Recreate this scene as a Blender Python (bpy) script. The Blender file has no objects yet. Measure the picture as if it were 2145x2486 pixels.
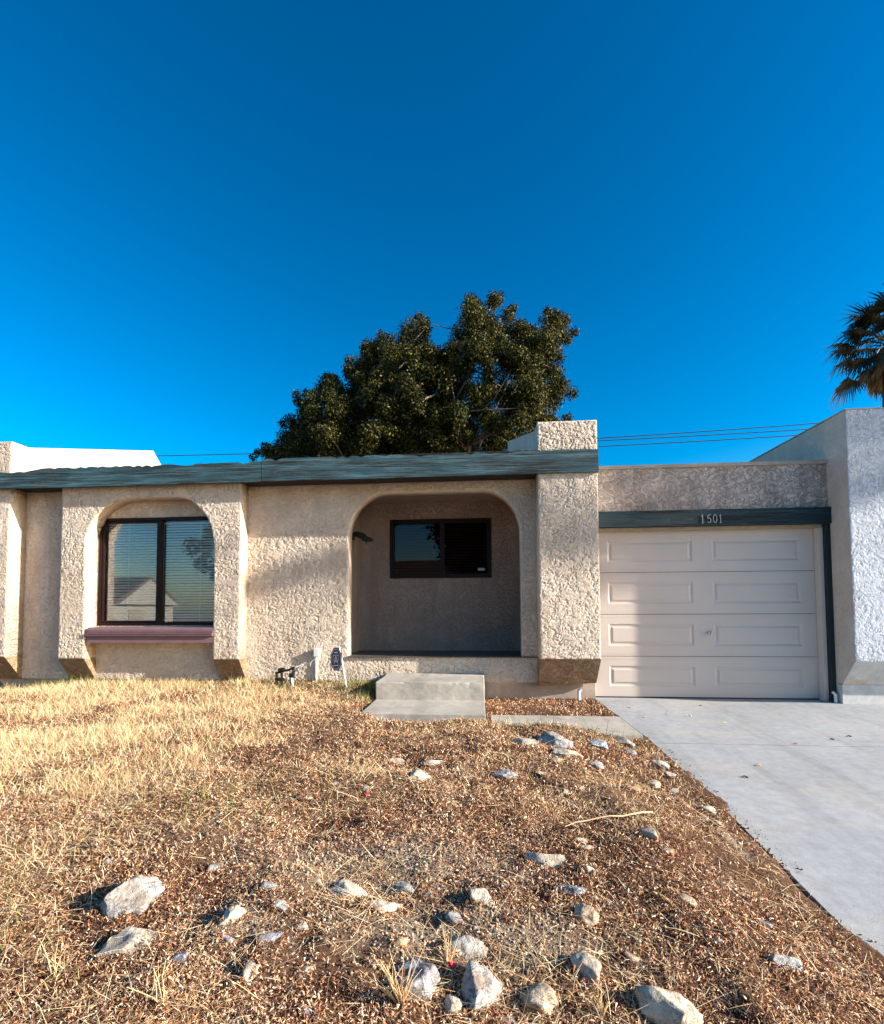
import bpy, bmesh, math, random
import numpy as np
from mathutils import Vector, Matrix, noise
from mathutils.geometry import tessellate_polygon
rad = math.radians
SC = bpy.context.scene
COL = SC.collection
# ------------------------------------------------------------------ camera
FPX, CXP, CYP, PIT, YAW, ROL = 1274., 1043.3, 1423.9, .046, -.0915, -.0041
CD, CH = 6.6, 1.08
def cam_axes():
    c, s = math.cos(YAW), math.sin(YAW); cp, sp = math.cos(PIT), math.sin(PIT); cr, sr = math.cos(ROL), math.sin(ROL)
    F = Vector((s*cp, c*cp, sp)); rt = Vector((c, -s, 0)); up = rt.cross(F)
    return rt*cr+up*sr, -rt*sr+up*cr, F
RT, UP, FW = cam_axes()
cam = bpy.data.cameras.new('camera'); camo = bpy.data.objects.new('camera', cam); COL.objects.link(camo)
camo.matrix_world = Matrix(((RT.x, UP.x, -FW.x, 0), (RT.y, UP.y, -FW.y, -CD), (RT.z, UP.z, -FW.z, CH), (0, 0, 0, 1)))
cam.sensor_fit = 'HORIZONTAL'; cam.sensor_width = 36; cam.lens = FPX/2145*36
cam.shift_x = (1072.5-CXP)/2145; cam.shift_y = (CYP-1243)/2145
cam.clip_start = .05; cam.clip_end = 2000
SC.camera = camo
# ------------------------------------------------------------------ world and sun
SUN_AZ, SUN_EL = 78., 20.8          # azimuth measured from the facade normal towards the right
sd = Vector((math.sin(rad(SUN_AZ))*math.cos(rad(SUN_EL)), -math.cos(rad(SUN_AZ))*math.cos(rad(SUN_EL)), math.sin(rad(SUN_EL))))
W = bpy.data.worlds.new('World'); SC.world = W; W.use_nodes = True
nt = W.node_tree; nt.nodes.clear()
sky = nt.nodes.new('ShaderNodeTexSky'); sky.sky_type = 'NISHITA'; sky.sun_disc = False
sky.sun_elevation = rad(SUN_EL); sky.sun_rotation = math.atan2(sd.x, sd.y)
sky.altitude = 300; sky.air_density = 1.0; sky.dust_density = 1.2; sky.ozone_density = 3.0
ga = nt.nodes.new('ShaderNodeGamma'); ga.inputs[1].default_value = 1.35
gm = nt.nodes.new('ShaderNodeHueSaturation'); gm.inputs['Saturation'].default_value = 1.35
ml_ = nt.nodes.new('ShaderNodeMix'); ml_.data_type = 'RGBA'; ml_.blend_type = 'MULTIPLY'; ml_.inputs[0].default_value = 1; ml_.inputs[7].default_value = (.90, .81, .69, 1)
bg = nt.nodes.new('ShaderNodeBackground'); bg.inputs[1].default_value = .085
ow = nt.nodes.new('ShaderNodeOutputWorld')
nt.links.new(sky.outputs[0], ga.inputs[0]); nt.links.new(ga.outputs[0], gm.inputs['Color']); nt.links.new(gm.outputs[0], ml_.inputs[6]); nt.links.new(ml_.outputs[2], bg.inputs[0]); nt.links.new(bg.outputs[0], ow.inputs[0])
sl = bpy.data.lights.new('sun', 'SUN'); sl.energy = 5.0; sl.angle = rad(.6); sl.color = (1.0, .93, .82)
so = bpy.data.objects.new('sun', sl); COL.objects.link(so); so.rotation_euler = sd.to_track_quat('Z', 'Y').to_euler(); so.location = (20, -6, 12)
SC.view_settings.view_transform = 'Standard'; SC.view_settings.look = 'None'
SC.view_settings.exposure = 1.3; SC.view_settings.gamma = 1
# ------------------------------------------------------------------ helpers: pixels of the photo to places
def ray(px, py): return RT*((px-CXP)/FPX) - UP*((py-CYP)/FPX) + FW
def at(px, py, Y):
    v = ray(px, py); k = (Y+CD)/v.y
    return Vector((v.x*k, Y, v.z*k+CH))
def zd(Y):                              # fall of the drive towards the street
    t = np.maximum(0, -np.asarray(Y, float)); a = np.minimum(t, 5.)
    z = -(.035*a+.00125*a**3) - .13*np.clip(t-5, 0, 2.4)
    return z
def hash2(i, j, s):
    n = (i*374761393 + j*668265263 + s*974634777) & 0xffffffff
    n = ((n ^ (n >> 13))*1274126177) & 0xffffffff
    return ((n ^ (n >> 16)) & 0xffff)/65535.
def vn(x, y, s=0):                      # value noise on numpy arrays
    x = np.asarray(x, float); y = np.asarray(y, float)
    i = np.floor(x).astype(np.int64); j = np.floor(y).astype(np.int64); u = x-i; v = y-j
    u = u*u*(3-2*u); v = v*v*(3-2*v)
    return (hash2(i, j, s)*(1-u)+hash2(i+1, j, s)*u)*(1-v)+(hash2(i, j+1, s)*(1-u)+hash2(i+1, j+1, s)*u)*v
def yard_z(X, Y):
    X = np.asarray(X, float); Y = np.asarray(Y, float)
    edge = np.clip((1.5-X+.10*(vn(X*0+1, Y*3, 5)-.5))/.75, 0, 1); edge = edge*edge*(3-2*edge)
    up = .13*edge
    bed = np.clip((X+1.05)/.15, 0, 1)*np.clip((Y+1.85)/.25, 0, 1)       # planting bed by the foundation lies lower
    up = up*(1-bed) + .0*bed
    left = np.clip((-1.0-X)/.4, 0, 1)
    up = up + left*.045*np.clip(1+Y/1.5, 0, 1)
    far = np.clip((-4.9-X)/1.2, 0, 1)
    up = up - far*.13*np.clip(1+Y/1.5, 0, 1)
    n = .05*(vn(X*1.3, Y*1.3, 1)-.5)+.050*(vn(X*3.4, Y*3.4, 2)-.5)+.030*(vn(X*9, Y*9, 3)-.5)+.009*(vn(X*24, Y*24, 4)-.5)
    n = n*np.clip((1.62-X)/.35, 0, 1)*np.clip((-Y)/.3+.35, 0, 1)*(1-.5*bed)
    slab = np.clip(1-np.maximum(np.abs(X+.54)-.6, 0)/.12, 0, 1)*np.clip((Y+1.60)/.1, 0, 1)   # kept below the front slab
    h = zd(Y)+up+n
    h = h*(1-slab)+np.minimum(h, .03)*slab
    slab2 = np.clip((X-.08)/.06, 0, 1)*np.clip((Y+1.86)/.08, 0, 1)*np.clip((-.96-Y)/.04, 0, 1)
    h = h*(1-slab2)+np.minimum(h, -.06)*slab2
    ex = 1.405+.095*np.clip(-Y/1.7, 0, 1)
    rim = np.clip((X-ex+.10)/.12, 0, 1)
    e2 = ex+np.where(Y < -1.85, .085*(vn(Y*2.7, X*0, 8)-.35)+.05*(vn(Y*11, X*3, 9)-.5)+.02*(vn(Y*40, X*20, 12)-.5), -.02)
    return h*(1-rim)+(zd(Y)+.004-.05*np.clip((X-e2)/.03, 0, 1))*rim
def on_yard(px, py, lift=0):
    v = ray(px, py); z = -.05
    for _ in range(25):
        k = (z-CH)/v.z; x = v.x*k; y = v.y*k-CD; z = .5*z+.5*(float(yard_z(x, y))+lift)
    return Vector((x, y, z)), k
# ------------------------------------------------------------------ materials
def mat(name):
    m = bpy.data.materials.new(name); m.use_nodes = True; t = m.node_tree
    b = t.nodes['Principled BSDF']; return m, t, b
def N(t, ty, **k):
    n = t.nodes.new(ty)
    for a, v in k.items():
        if a in n.inputs: n.inputs[a].default_value = v
        else: setattr(n, a, v)
    return n
def L(t, a, b): t.links.new(a, b)
def ramp(t, src, stops):
    r = N(t, 'ShaderNodeValToRGB'); e = r.color_ramp.elements
    while len(e) < len(stops): e.new(.5)
    for q, (p, c) in zip(e, stops): q.position = p; q.color = (c if len(c) == 4 else (*c, 1)) if not isinstance(c, float) else (c, c, c, 1)
    L(t, src, r.inputs[0]); return r
def ramp_scaled(t, src, lo, hi):
    m = N(t, 'ShaderNodeMapRange'); L(t, src, m.inputs[0]); m.inputs[1].default_value = lo; m.inputs[2].default_value = hi; m.inputs[3].default_value = .9; m.inputs[4].default_value = 0
    return m.outputs[0]
def coords(t, sc=(1, 1, 1)):
    tc = N(t, 'ShaderNodeTexCoord'); mp = N(t, 'ShaderNodeMapping'); mp.inputs['Scale'].default_value = sc
    L(t, tc.outputs['Object'], mp.inputs[0]); return mp.outputs[0]
def nz(t, vec, scale, detail=4, rough=.55, dist=0):
    n = N(t, 'ShaderNodeTexNoise'); n.inputs['Scale'].default_value = scale; n.inputs['Detail'].default_value = detail
    n.inputs['Roughness'].default_value = rough; n.inputs['Distortion'].default_value = dist
    L(t, vec, n.inputs['Vector']); return n.outputs['Fac']
def mixc(t, fac, a, b, mode='MIX'):
    m = N(t, 'ShaderNodeMix'); m.data_type = 'RGBA'; m.blend_type = mode
    for s, v in ((0, fac), (6, a), (7, b)):
        if hasattr(v, 'links') or hasattr(v, 'is_linked'): L(t, v, m.inputs[s])
        else: m.inputs[s].default_value = v if s == 0 else (*v, 1)
    return m.outputs[2]
def bump(t, b, h, strength, dist, prev=None):
    n = N(t, 'ShaderNodeBump'); n.inputs['Strength'].default_value = strength; n.inputs['Distance'].default_value = dist
    L(t, h, n.inputs['Height'])
    if prev: L(t, prev, n.inputs['Normal'])
    L(t, n.outputs[0], b.inputs['Normal']); return n.outputs[0]
def m_stucco(name, col, dark, streak=.3, amp=.007, scale=24.):
    m, t, b = mat(name); v = coords(t)
    lace = nz(t, v, scale, 4, .62, .75)
    lr = ramp(t, lace, [(.40, 0.), (.47, .6), (.54, 1.), (1., 1.)]).outputs[0]
    fine = nz(t, v, 95, 3, .6)
    n1 = bump(t, b, lr, 1, amp); bump(t, b, fine, .7, .003, n1)
    sv = coords(t, (3.5, 3.5, .6))
    st = ramp(t, nz(t, sv, 1.2, 5, .65), [(.42, 0.), (.72, 1.)]).outputs[0]
    bl = ramp(t, nz(t, v, 2.3, 6, .7), [(.35, 0.), (.7, 1.)]).outputs[0]
    c = mixc(t, bl, col, tuple(.5*x+.5*y for x, y in zip(col, dark)))
    mm = N(t, 'ShaderNodeMath', operation='MULTIPLY'); L(t, st, mm.inputs[0]); mm.inputs[1].default_value = streak
    c = mixc(t, mm.outputs[0], c, dark)
    pit = ramp(t, lace, [(.36, 1.), (.45, 0.)]).outputs[0]
    m2 = N(t, 'ShaderNodeMath', operation='MULTIPLY'); L(t, pit, m2.inputs[0]); m2.inputs[1].default_value = .30
    c = mixc(t, m2.outputs[0], c, dark)
    L(t, c, b.inputs['Base Color']); b.inputs['Roughness'].default_value = .93; b.inputs['Specular IOR Level'].default_value = .15
    return m
def m_plain(name, col, rough=.7, var=.25, scale=6, bumpd=.002, bscale=60, metal=0, spec=.4):
    m, t, b = mat(name); v = coords(t)
    f = ramp(t, nz(t, v, scale, 5, .65), [(.3, 0.), (.75, 1.)]).outputs[0]
    c = mixc(t, f, col, tuple(x*(1-var) for x in col)); L(t, c, b.inputs['Base Color'])
    b.inputs['Roughness'].default_value = rough; b.inputs['Metallic'].default_value = metal; b.inputs['Specular IOR Level'].default_value = spec
    if bumpd: bump(t, b, nz(t, v, bscale, 3), .8, bumpd)
    return m
def m_wood(name, col, worn, dark, wear=.5):
    m, t, b = mat(name); v = coords(t, (1, 1, 9))
    g = nz(t, coords(t, (.5, 1, 10)), 3.2, 8, .7, .1); v2 = coords(t, (.32, 1, 16)); crack = nz(t, v2, 4.5, 5, .7, .15)
    w = ramp(t, nz(t, coords(t, (.5, 1, 8)), 3.0, 6, .7), [(wear-.08, 0.), (wear+.14, 1.)]).outputs[0]
    c = mixc(t, ramp(t, g, [(.35, 0.), (.7, 1.)]).outputs[0], col, tuple(x*.6 for x in col))
    c = mixc(t, w, c, worn)
    ck = ramp(t, crack, [(.43, 1.), (.475, 0.)]).outputs[0]
    tk = ramp(t, nz(t, coords(t, (.35, 1, 6)), 2.2, 7, .75, .1), [(.46, 0.), (.66, 1.)]).outputs[0]
    c = mixc(t, tk, c, tuple(x*.25 for x in col))
    bw = ramp(t, nz(t, coords(t, (1, 1, 3)), 4.2, 6, .75, .8), [(.60, 0.), (.64, 1.)]).outputs[0]
    c = mixc(t, bw, c, (.10, .065, .045))
    c = mixc(t, ck, c, dark); L(t, c, b.inputs['Base Color']); b.inputs['Roughness'].default_value = .8
    inv = N(t, 'ShaderNodeMath', operation='SUBTRACT'); inv.inputs[0].default_value = 1; L(t, ck, inv.inputs[1])
    n1 = bump(t, b, inv.outputs[0], 1, .008); bump(t, b, g, .6, .004, n1)
    return m
def m_concrete(name, col, stain, scale=1.2, warm=None):
    m, t, b = mat(name); v = coords(t)
    f = ramp(t, nz(t, v, scale, 7, .65, .3), [(.3, 0.), (.72, 1.)]).outputs[0]
    c = mixc(t, f, col, stain)
    if warm:
        sv = coords(t, (.5, 1.6, 1)); w = ramp(t, nz(t, sv, 1.1, 5, .7), [(.50, 0.), (.72, 1.)]).outputs[0]
        mm = N(t, 'ShaderNodeMath', operation='MULTIPLY'); L(t, w, mm.inputs[0]); mm.inputs[1].default_value = .6
        c = mixc(t, mm.outputs[0], c, warm)
    sp = ramp(t, nz(t, v, 70, 2, .7), [(.26, 1.), (.33, 0.)]).outputs[0]
    m3 = N(t, 'ShaderNodeMath', operation='MULTIPLY'); L(t, sp, m3.inputs[0]); m3.inputs[1].default_value = .35
    c = mixc(t, m3.outputs[0], c, tuple(x*.45 for x in col))
    if warm:
        tm = ramp(t, nz(t, coords(t, (2.6, .22, 1)), 1.6, 4, .6, .3), [(.52, 1.0), (.66, .86)]).outputs[0]; c = mixc(t, 1.0, c, tm, 'MULTIPLY')
        ol = ramp(t, nz(t, v, 3.1, 3, .5, .2), [(.70, 1.0), (.76, .72)]).outputs[0]; c = mixc(t, 1.0, c, ol, 'MULTIPLY')
    g2 = ramp(t, nz(t, v, 14, 4, .7), [(.35, .82), (.65, 1.0)]).outputs[0]
    c = mixc(t, 1.0, c, g2, 'MULTIPLY')
    L(t, c, b.inputs['Base Color']); b.inputs['Roughness'].default_value = .85; b.inputs['Specular IOR Level'].default_value = .25
    bump(t, b, nz(t, v, 160, 4, .7), .7, .0025)
    return m
def m_island(name, stops, rough=.8, trans=0, spec=.2, patch=0):
    m, t, b = mat(name); g = N(t, 'ShaderNodeNewGeometry'); src = g.outputs['Random Per Island']
    if patch:
        mr = N(t, 'ShaderNodeMapRange'); L(t, nz(t, coords(t), 1.7, 4, .6), mr.inputs[0]); mr.inputs[1].default_value = .35; mr.inputs[2].default_value = .65; mr.inputs[3].default_value = 1+patch; mr.inputs[4].default_value = 1-patch*.6
        pw_ = N(t, 'ShaderNodeMath', operation='POWER'); L(t, src, pw_.inputs[0]); L(t, mr.outputs[0], pw_.inputs[1]); src = pw_.outputs[0]
    r = ramp(t, src, stops); L(t, r.outputs[0], b.inputs['Base Color'])
    b.inputs['Roughness'].default_value = rough; b.inputs['Specular IOR Level'].default_value = spec
    if trans:
        tr = N(t, 'ShaderNodeBsdfTranslucent'); L(t, r.outputs[0], tr.inputs[0]); mx = N(t, 'ShaderNodeMixShader'); mx.inputs[0].default_value = trans
        L(t, b.outputs[0], mx.inputs[1]); L(t, tr.outputs[0], mx.inputs[2]); L(t, mx.outputs[0], t.nodes['Material Output'].inputs[0])
    return m
def m_glass(name, tint, refl, ior=1.5):
    m, t, b = mat(name); t.nodes.remove(b)
    tr = N(t, 'ShaderNodeBsdfTransparent'); tr.inputs[0].default_value = (*tint, 1)
    gl = N(t, 'ShaderNodeBsdfGlossy'); gl.inputs['Roughness'].default_value = .004; gl.inputs[0].default_value = (.95, .97, 1, 1)
    v = coords(t); bp = N(t, 'ShaderNodeBump'); bp.inputs['Strength'].default_value = .12; bp.inputs['Distance'].default_value = .004
    L(t, nz(t, v, 1.6, 1), bp.inputs['Height']); L(t, bp.outputs[0], gl.inputs['Normal'])
    fr = N(t, 'ShaderNodeFresnel', IOR=ior); ad = N(t, 'ShaderNodeMath', operation='ADD'); L(t, fr.outputs[0], ad.inputs[0]); ad.inputs[1].default_value = refl
    mx = N(t, 'ShaderNodeMixShader'); L(t, ad.outputs[0], mx.inputs[0]); L(t, tr.outputs[0], mx.inputs[1]); L(t, gl.outputs[0], mx.inputs[2])
    L(t, mx.outputs[0], t.nodes['Material Output'].inputs[0]); return m
TAN = (.76, .64, .52); TAN_D = (.38, .28, .20)
M = {}
M['stucco'] = m_stucco('tan_stucco', TAN, TAN_D)
M['stucco_smooth'] = m_stucco('tan_stucco_smooth', (.64, .54, .45), (.40, .31, .24), .25, .003, 20)
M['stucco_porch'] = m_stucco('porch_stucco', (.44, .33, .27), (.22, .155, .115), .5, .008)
M['stucco_dirty'] = m_stucco('stained_stucco', (.68, .58, .52), (.22, .17, .14), .65, .016)
M['stucco_white'] = m_stucco('white_stucco', (.58, .62, .69), (.42, .45, .50), .25, .008, 20)
M['bevel'] = m_stucco('brown_stained_stucco', (.42, .30, .19), (.22, .14, .08), .6, .016)
M['foundation'] = m_concrete('painted_foundation', (.52, .42, .35), (.36, .28, .22), 3)
M['foundation_white'] = m_concrete('white_foundation', (.66, .66, .66), (.45, .45, .45), 3)
M['teal'] = m_wood('weathered_teal_wood', (.016, .070, .095), (.065, .165, .205), (.010, .007, .005), .50)
M['teal_dark'] = m_wood('dark_teal_wood', (.010, .045, .060), (.018, .065, .08), (.004, .008, .01), .6)
M['trim_dark'] = m_plain('dark_green_trim', (.012, .022, .03), .5)
M['door'] = m_plain('almond_door_paint', (.60, .515, .46), .45, .10, 1.5, .0004, 220)
M['trim_tan'] = m_plain('tan_trim', (.42, .33, .23), .6)
M['frame'] = m_plain('bronze_window_frame', (.016, .006, .006), .45, .2, 8, .0005, spec=.2)
M['sill'] = m_plain('mauve_sill_paint', (.22, .125, .14), .55, .22, 5, .001)
M['glass'] = m_glass('window_glass', (1, 1, .98), .015)
M['glass_dark'] = m_glass('screened_window_glass', (.62, .52, .50), .0, 1.38)
M['blind'] = m_plain('cream_blind', (.90, .87, .80), .6, .1, 3, 0)
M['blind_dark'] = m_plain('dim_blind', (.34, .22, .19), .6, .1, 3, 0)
M['dark'] = m_plain('dark_interior', (.02, .018, .016), .9, .2, 3, 0)
M['black_iron'] = m_plain('black_iron', (.012, .011, .011), .5)
M['tile'] = m_plain('porch_tile', (.10, .085, .08), .45, .3, 7, .001)
M['cap'] = m_plain('parapet_metal_cap', (.46, .38, .30), .6, .3, 5, .001)
M['tar'] = m_plain('roof_tar', (.03, .022, .018), .9, .4, 5, .004)
M['concrete'] = m_concrete('step_concrete', (.50, .46, .40), (.33, .30, .26), 2.2, (.44, .36, .27))
M['drive'] = m_concrete('driveway_concrete', (.40, .41, .42), (.30, .31, .325), 1.0, (.46, .41, .34))
M['asphalt'] = m_concrete('asphalt', (.06, .06, .06), (.045, .045, .045))
M['white'] = m_plain('white_paint', (.75, .74, .72), .5, .12, 6, 0)
M['digit'] = m_plain('dull_metal_digit', (.55, .55, .54), .4, .2, 6, 0)
M['steel'] = m_plain('steel', (.55, .55, .56), .25, .1, 6, 0, metal=1)
M['blue'] = m_plain('blue_sign', (.008, .022, .11), .4, .1, 6, 0)
M['wire'] = m_plain('wire', (.02, .025, .03), .6, 0, 3, 0)
M['bark'] = m_plain('grey_bark', (.26, .21, .17), .9, .45, 7, .006, 30)
M['palm_bark'] = m_plain('palm_bark', (.07, .045, .03), .95, .5, 9, .02, 14)
# soil of the yard
m, t, b = mat('yard_soil'); v = coords(t)
f1 = ramp(t, nz(t, v, 3.2, 8, .72), [(.36, 0.), (.66, 1.)]).outputs[0]
c = mixc(t, f1, (.065, .028, .018), (.19, .11, .07))
f2 = ramp(t, nz(t, v, 90, 4, .7), [(.42, 0.), (.62, 1.)]).outputs[0]
c = mixc(t, f2, c, (.20, .11, .068))
for (bx, by, rx_, ry_) in ((-.45, -4.14, .80, .28), (-.05, -4.55, .6, .20), (-.2, -3.05, .25, .12), (-1.0, -4.55, .25, .16), (1.34, -3.5, .05, .4)):   # bare grey dirt
    mp = N(t, 'ShaderNodeMapping'); mp.inputs['Location'].default_value = (-bx/rx_, -by/ry_, 0); mp.inputs['Scale'].default_value = (1/rx_, 1/ry_, 0)
    tc = N(t, 'ShaderNodeTexCoord'); L(t, tc.outputs['Object'], mp.inputs[0]); ln_ = N(t, 'ShaderNodeVectorMath', operation='LENGTH'); L(t, mp.outputs[0], ln_.inputs[0])
    ad = N(t, 'ShaderNodeMath', operation='MULTIPLY_ADD'); L(t, nz(t, v, 4, 6, .75), ad.inputs[0]); ad.inputs[1].default_value = 1.6; L(t, ln_.outputs['Value'], ad.inputs[2])
    c = mixc(t, ramp(t, ad.outputs[0], [(1.25/3, .9), (1.75/3, 0.)]).outputs[0] if False else ramp_scaled(t, ad.outputs[0], 1.25, 1.8), c, (.36, .29, .22))
L(t, c, b.inputs['Base Color']); b.inputs['Roughness'].default_value = 1; b.inputs['Specular IOR Level'].default_value = .05
n1 = bump(t, b, nz(t, v, 45, 6, .75), 1, .03); M['soil'] = m
m, t, b = mat('desert_ground'); v = coords(t)
c = mixc(t, nz(t, v, 1.1, 8, .7), (.20, .14, .09), (.36, .28, .19)); L(t, c, b.inputs['Base Color']); b.inputs['Roughness'].default_value = 1
bump(t, b, nz(t, v, 30, 5, .7), 1, .02); M['ground'] = m
def m_rock(name, a, c2, crack, cs=6., amount=.35):
    m, t, b = mat(name)
    oi = N(t, 'ShaderNodeObjectInfo'); tc = N(t, 'ShaderNodeTexCoord'); ad = N(t, 'ShaderNodeVectorMath', operation='ADD')
    ml = N(t, 'ShaderNodeMath', operation='MULTIPLY'); L(t, oi.outputs['Random'], ml.inputs[0]); ml.inputs[1].default_value = 50
    L(t, tc.outputs['Object'], ad.inputs[0]); L(t, ml.outputs[0], ad.inputs[1]); v = ad.outputs[0]
    c = mixc(t, ramp(t, nz(t, v, 14, 6, .7), [(.35, 0.), (.65, 1.)]).outputs[0], a, c2)
    ck = ramp(t, nz(t, v, cs*2, 5, .65, 1.4), [(.50-.02-amount*.06, 0.), (.50, 1.), (.50+.02+amount*.06, 0.)]).outputs[0]
    spk = ramp(t, nz(t, v, 75, 3, .7), [(.56, 0.), (.66, 1.)]).outputs[0]
    mm = N(t, 'ShaderNodeMath', operation='MULTIPLY'); L(t, ck, mm.inputs[0]); mm.inputs[1].default_value = min(.9, .5+amount)
    c = mixc(t, mm.outputs[0], c, crack)
    m2 = N(t, 'ShaderNodeMath', operation='MULTIPLY'); L(t, spk, m2.inputs[0]); m2.inputs[1].default_value = .55
    c = mixc(t, m2.outputs[0], c, tuple(x*1.1 for x in crack))
    dr = ramp(t, nz(t, v, 9, 5, .7), [(.44, 0.), (.68, .62)]).outputs[0]; c = mixc(t, dr, c, (.30, .20, .13))
    L(t, c, b.inputs['Base Color']); b.inputs['Roughness'].default_value = .9; b.inputs['Specular IOR Level'].default_value = .2
    n1 = bump(t, b, nz(t, v, 26, 6, .7), 1, .012); bump(t, b, nz(t, v, 90, 4, .7), .8, .004, n1)
    return m
M['rock_cream'] = m_rock('cream_rock', (.62, .56, .46), (.42, .36, .28), (.16, .11, .08), 4, .1)
M['rock_grey'] = m_rock('grey_rock', (.50, .49, .46), (.27, .27, .265), (.06, .055, .06), 6, .35)
M['rock_blue'] = m_rock('blue_white_rock', (.58, .60, .64), (.30, .32, .36), (.03, .035, .05), 5, .9)
M['rock_tan'] = m_rock('tan_rock', (.60, .48, .34), (.38, .29, .20), (.09, .06, .04), 6, .3)
# ------------------------------------------------------------------ object helpers
def link(name, me, m, parent=None):
    o = bpy.data.objects.new(name, me); COL.objects.link(o)
    if m is not None: me.materials.append(m)
    if parent is not None:
        o.parent = parent
        o.matrix_parent_inverse = Matrix.Translation(-Vector(parent.location))     # every parent stands unturned at its own location
    return o
def obj(name, bm, m, parent=None, smooth=False):
    bmesh.ops.recalc_face_normals(bm, faces=bm.faces[:])
    me = bpy.data.meshes.new(name); bm.to_mesh(me); bm.free()
    if smooth:
        for p in me.polygons: p.use_smooth = True
    return link(name, me, m, parent)
def np_obj(name, verts, faces, m, parent=None, smooth=False):
    me = bpy.data.meshes.new(name); verts = np.asarray(verts, np.float32); faces = np.asarray(faces, np.int32)
    k = faces.shape[1]
    me.vertices.add(len(verts)); me.vertices.foreach_set('co', verts.ravel())
    me.loops.add(faces.size); me.loops.foreach_set('vertex_index', faces.ravel())
    me.polygons.add(len(faces)); me.polygons.foreach_set('loop_start', np.arange(0, faces.size, k, dtype=np.int32))
    me.polygons.foreach_set('loop_total', np.full(len(faces), k, np.int32))
    if smooth: me.polygons.foreach_set('use_smooth', np.ones(len(faces), bool))
    me.update(calc_edges=True)
    return link(name, me, m, parent)
def tag(o, label=None, cat=None, group=None, kind=None):
    if label: o['label'] = label
    if cat: o['category'] = cat
    if group: o['group'] = group
    if kind: o['kind'] = kind
    return o
def empty(name, loc, label, cat, group=None):
    o = bpy.data.objects.new(name, None); COL.objects.link(o); o.location = loc; o.empty_display_size = .2
    return tag(o, label, cat, group)
def box(bm, x0, x1, y0, y1, z0, z1, bev=0):
    vs = [bm.verts.new(p) for p in ((x0,y0,z0),(x1,y0,z0),(x1,y1,z0),(x0,y1,z0),(x0,y0,z1),(x1,y0,z1),(x1,y1,z1),(x0,y1,z1))]
    fs = [bm.faces.new([vs[i] for i in q]) for q in ((0,1,5,4),(1,2,6,5),(2,3,7,6),(3,0,4,7),(4,5,6,7),(3,2,1,0))]
    if bev:
        es = {e for f in fs for e in f.edges}
        bmesh.ops.bevel(bm, geom=list(es), offset=bev, segments=2, affect='EDGES', profile=.6)
def B(name, m, parent, *dims, bev=0):
    bm = bmesh.new(); box(bm, *dims, bev=bev); return obj(name, bm, m, parent)
def tube(bm, pts, r0, r1=None, seg=8, caps=True):
    pts = [Vector(p) for p in pts]; r1 = r0 if r1 is None else r1; rings = []
    for i, p in enumerate(pts):
        d = (pts[min(i+1, len(pts)-1)]-pts[max(i-1, 0)]).normalized()
        a = d.orthogonal().normalized() if i == 0 else (a - d*a.dot(d)).normalized()
        b2 = d.cross(a); r = r0+(r1-r0)*i/max(1, len(pts)-1)
        rings.append([bm.verts.new(p+(a*math.cos(k*2*math.pi/seg)+b2*math.sin(k*2*math.pi/seg))*r) for k in range(seg)])
    for A, Bq in zip(rings, rings[1:]):
        for k in range(seg): bm.faces.new((A[k], A[(k+1) % seg], Bq[(k+1) % seg], Bq[k]))
    if caps: bm.faces.new(rings[0][::-1]); bm.faces.new(rings[-1])
def prism(bm, poly, holes, y0, y1):
    """an outline in X,Z with holes, from depth y0 (front) to y1 (back)"""
    loops = [poly]+holes; flat = [p for l in loops for p in l]
    tris = tessellate_polygon([[Vector((p[0], p[1], 0)) for p in l] for l in loops])
    F = [bm.verts.new((p[0], y0, p[1])) for p in flat]; Bk = [bm.verts.new((p[0], y1, p[1])) for p in flat]
    for tr in tris:
        try: bm.faces.new([F[i] for i in tr]); bm.faces.new([Bk[i] for i in reversed(tr)])
        except ValueError: pass
    o = 0
    for l in loops:
        n = len(l)
        for i in range(n):
            a, b2 = o+i, o+(i+1) % n
            bm.faces.new((F[a], F[b2], Bk[b2], Bk[a]))
        o += n
def hexa(bm, front, back):
    """front and back: four points each, joined into a solid"""
    A = [bm.verts.new(p) for p in front]; C = [bm.verts.new(p) for p in back]
    bm.faces.new(A); bm.faces.new(C[::-1])
    for i in range(4): bm.faces.new((A[i], A[(i+1) % 4], C[(i+1) % 4], C[i]))
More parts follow.
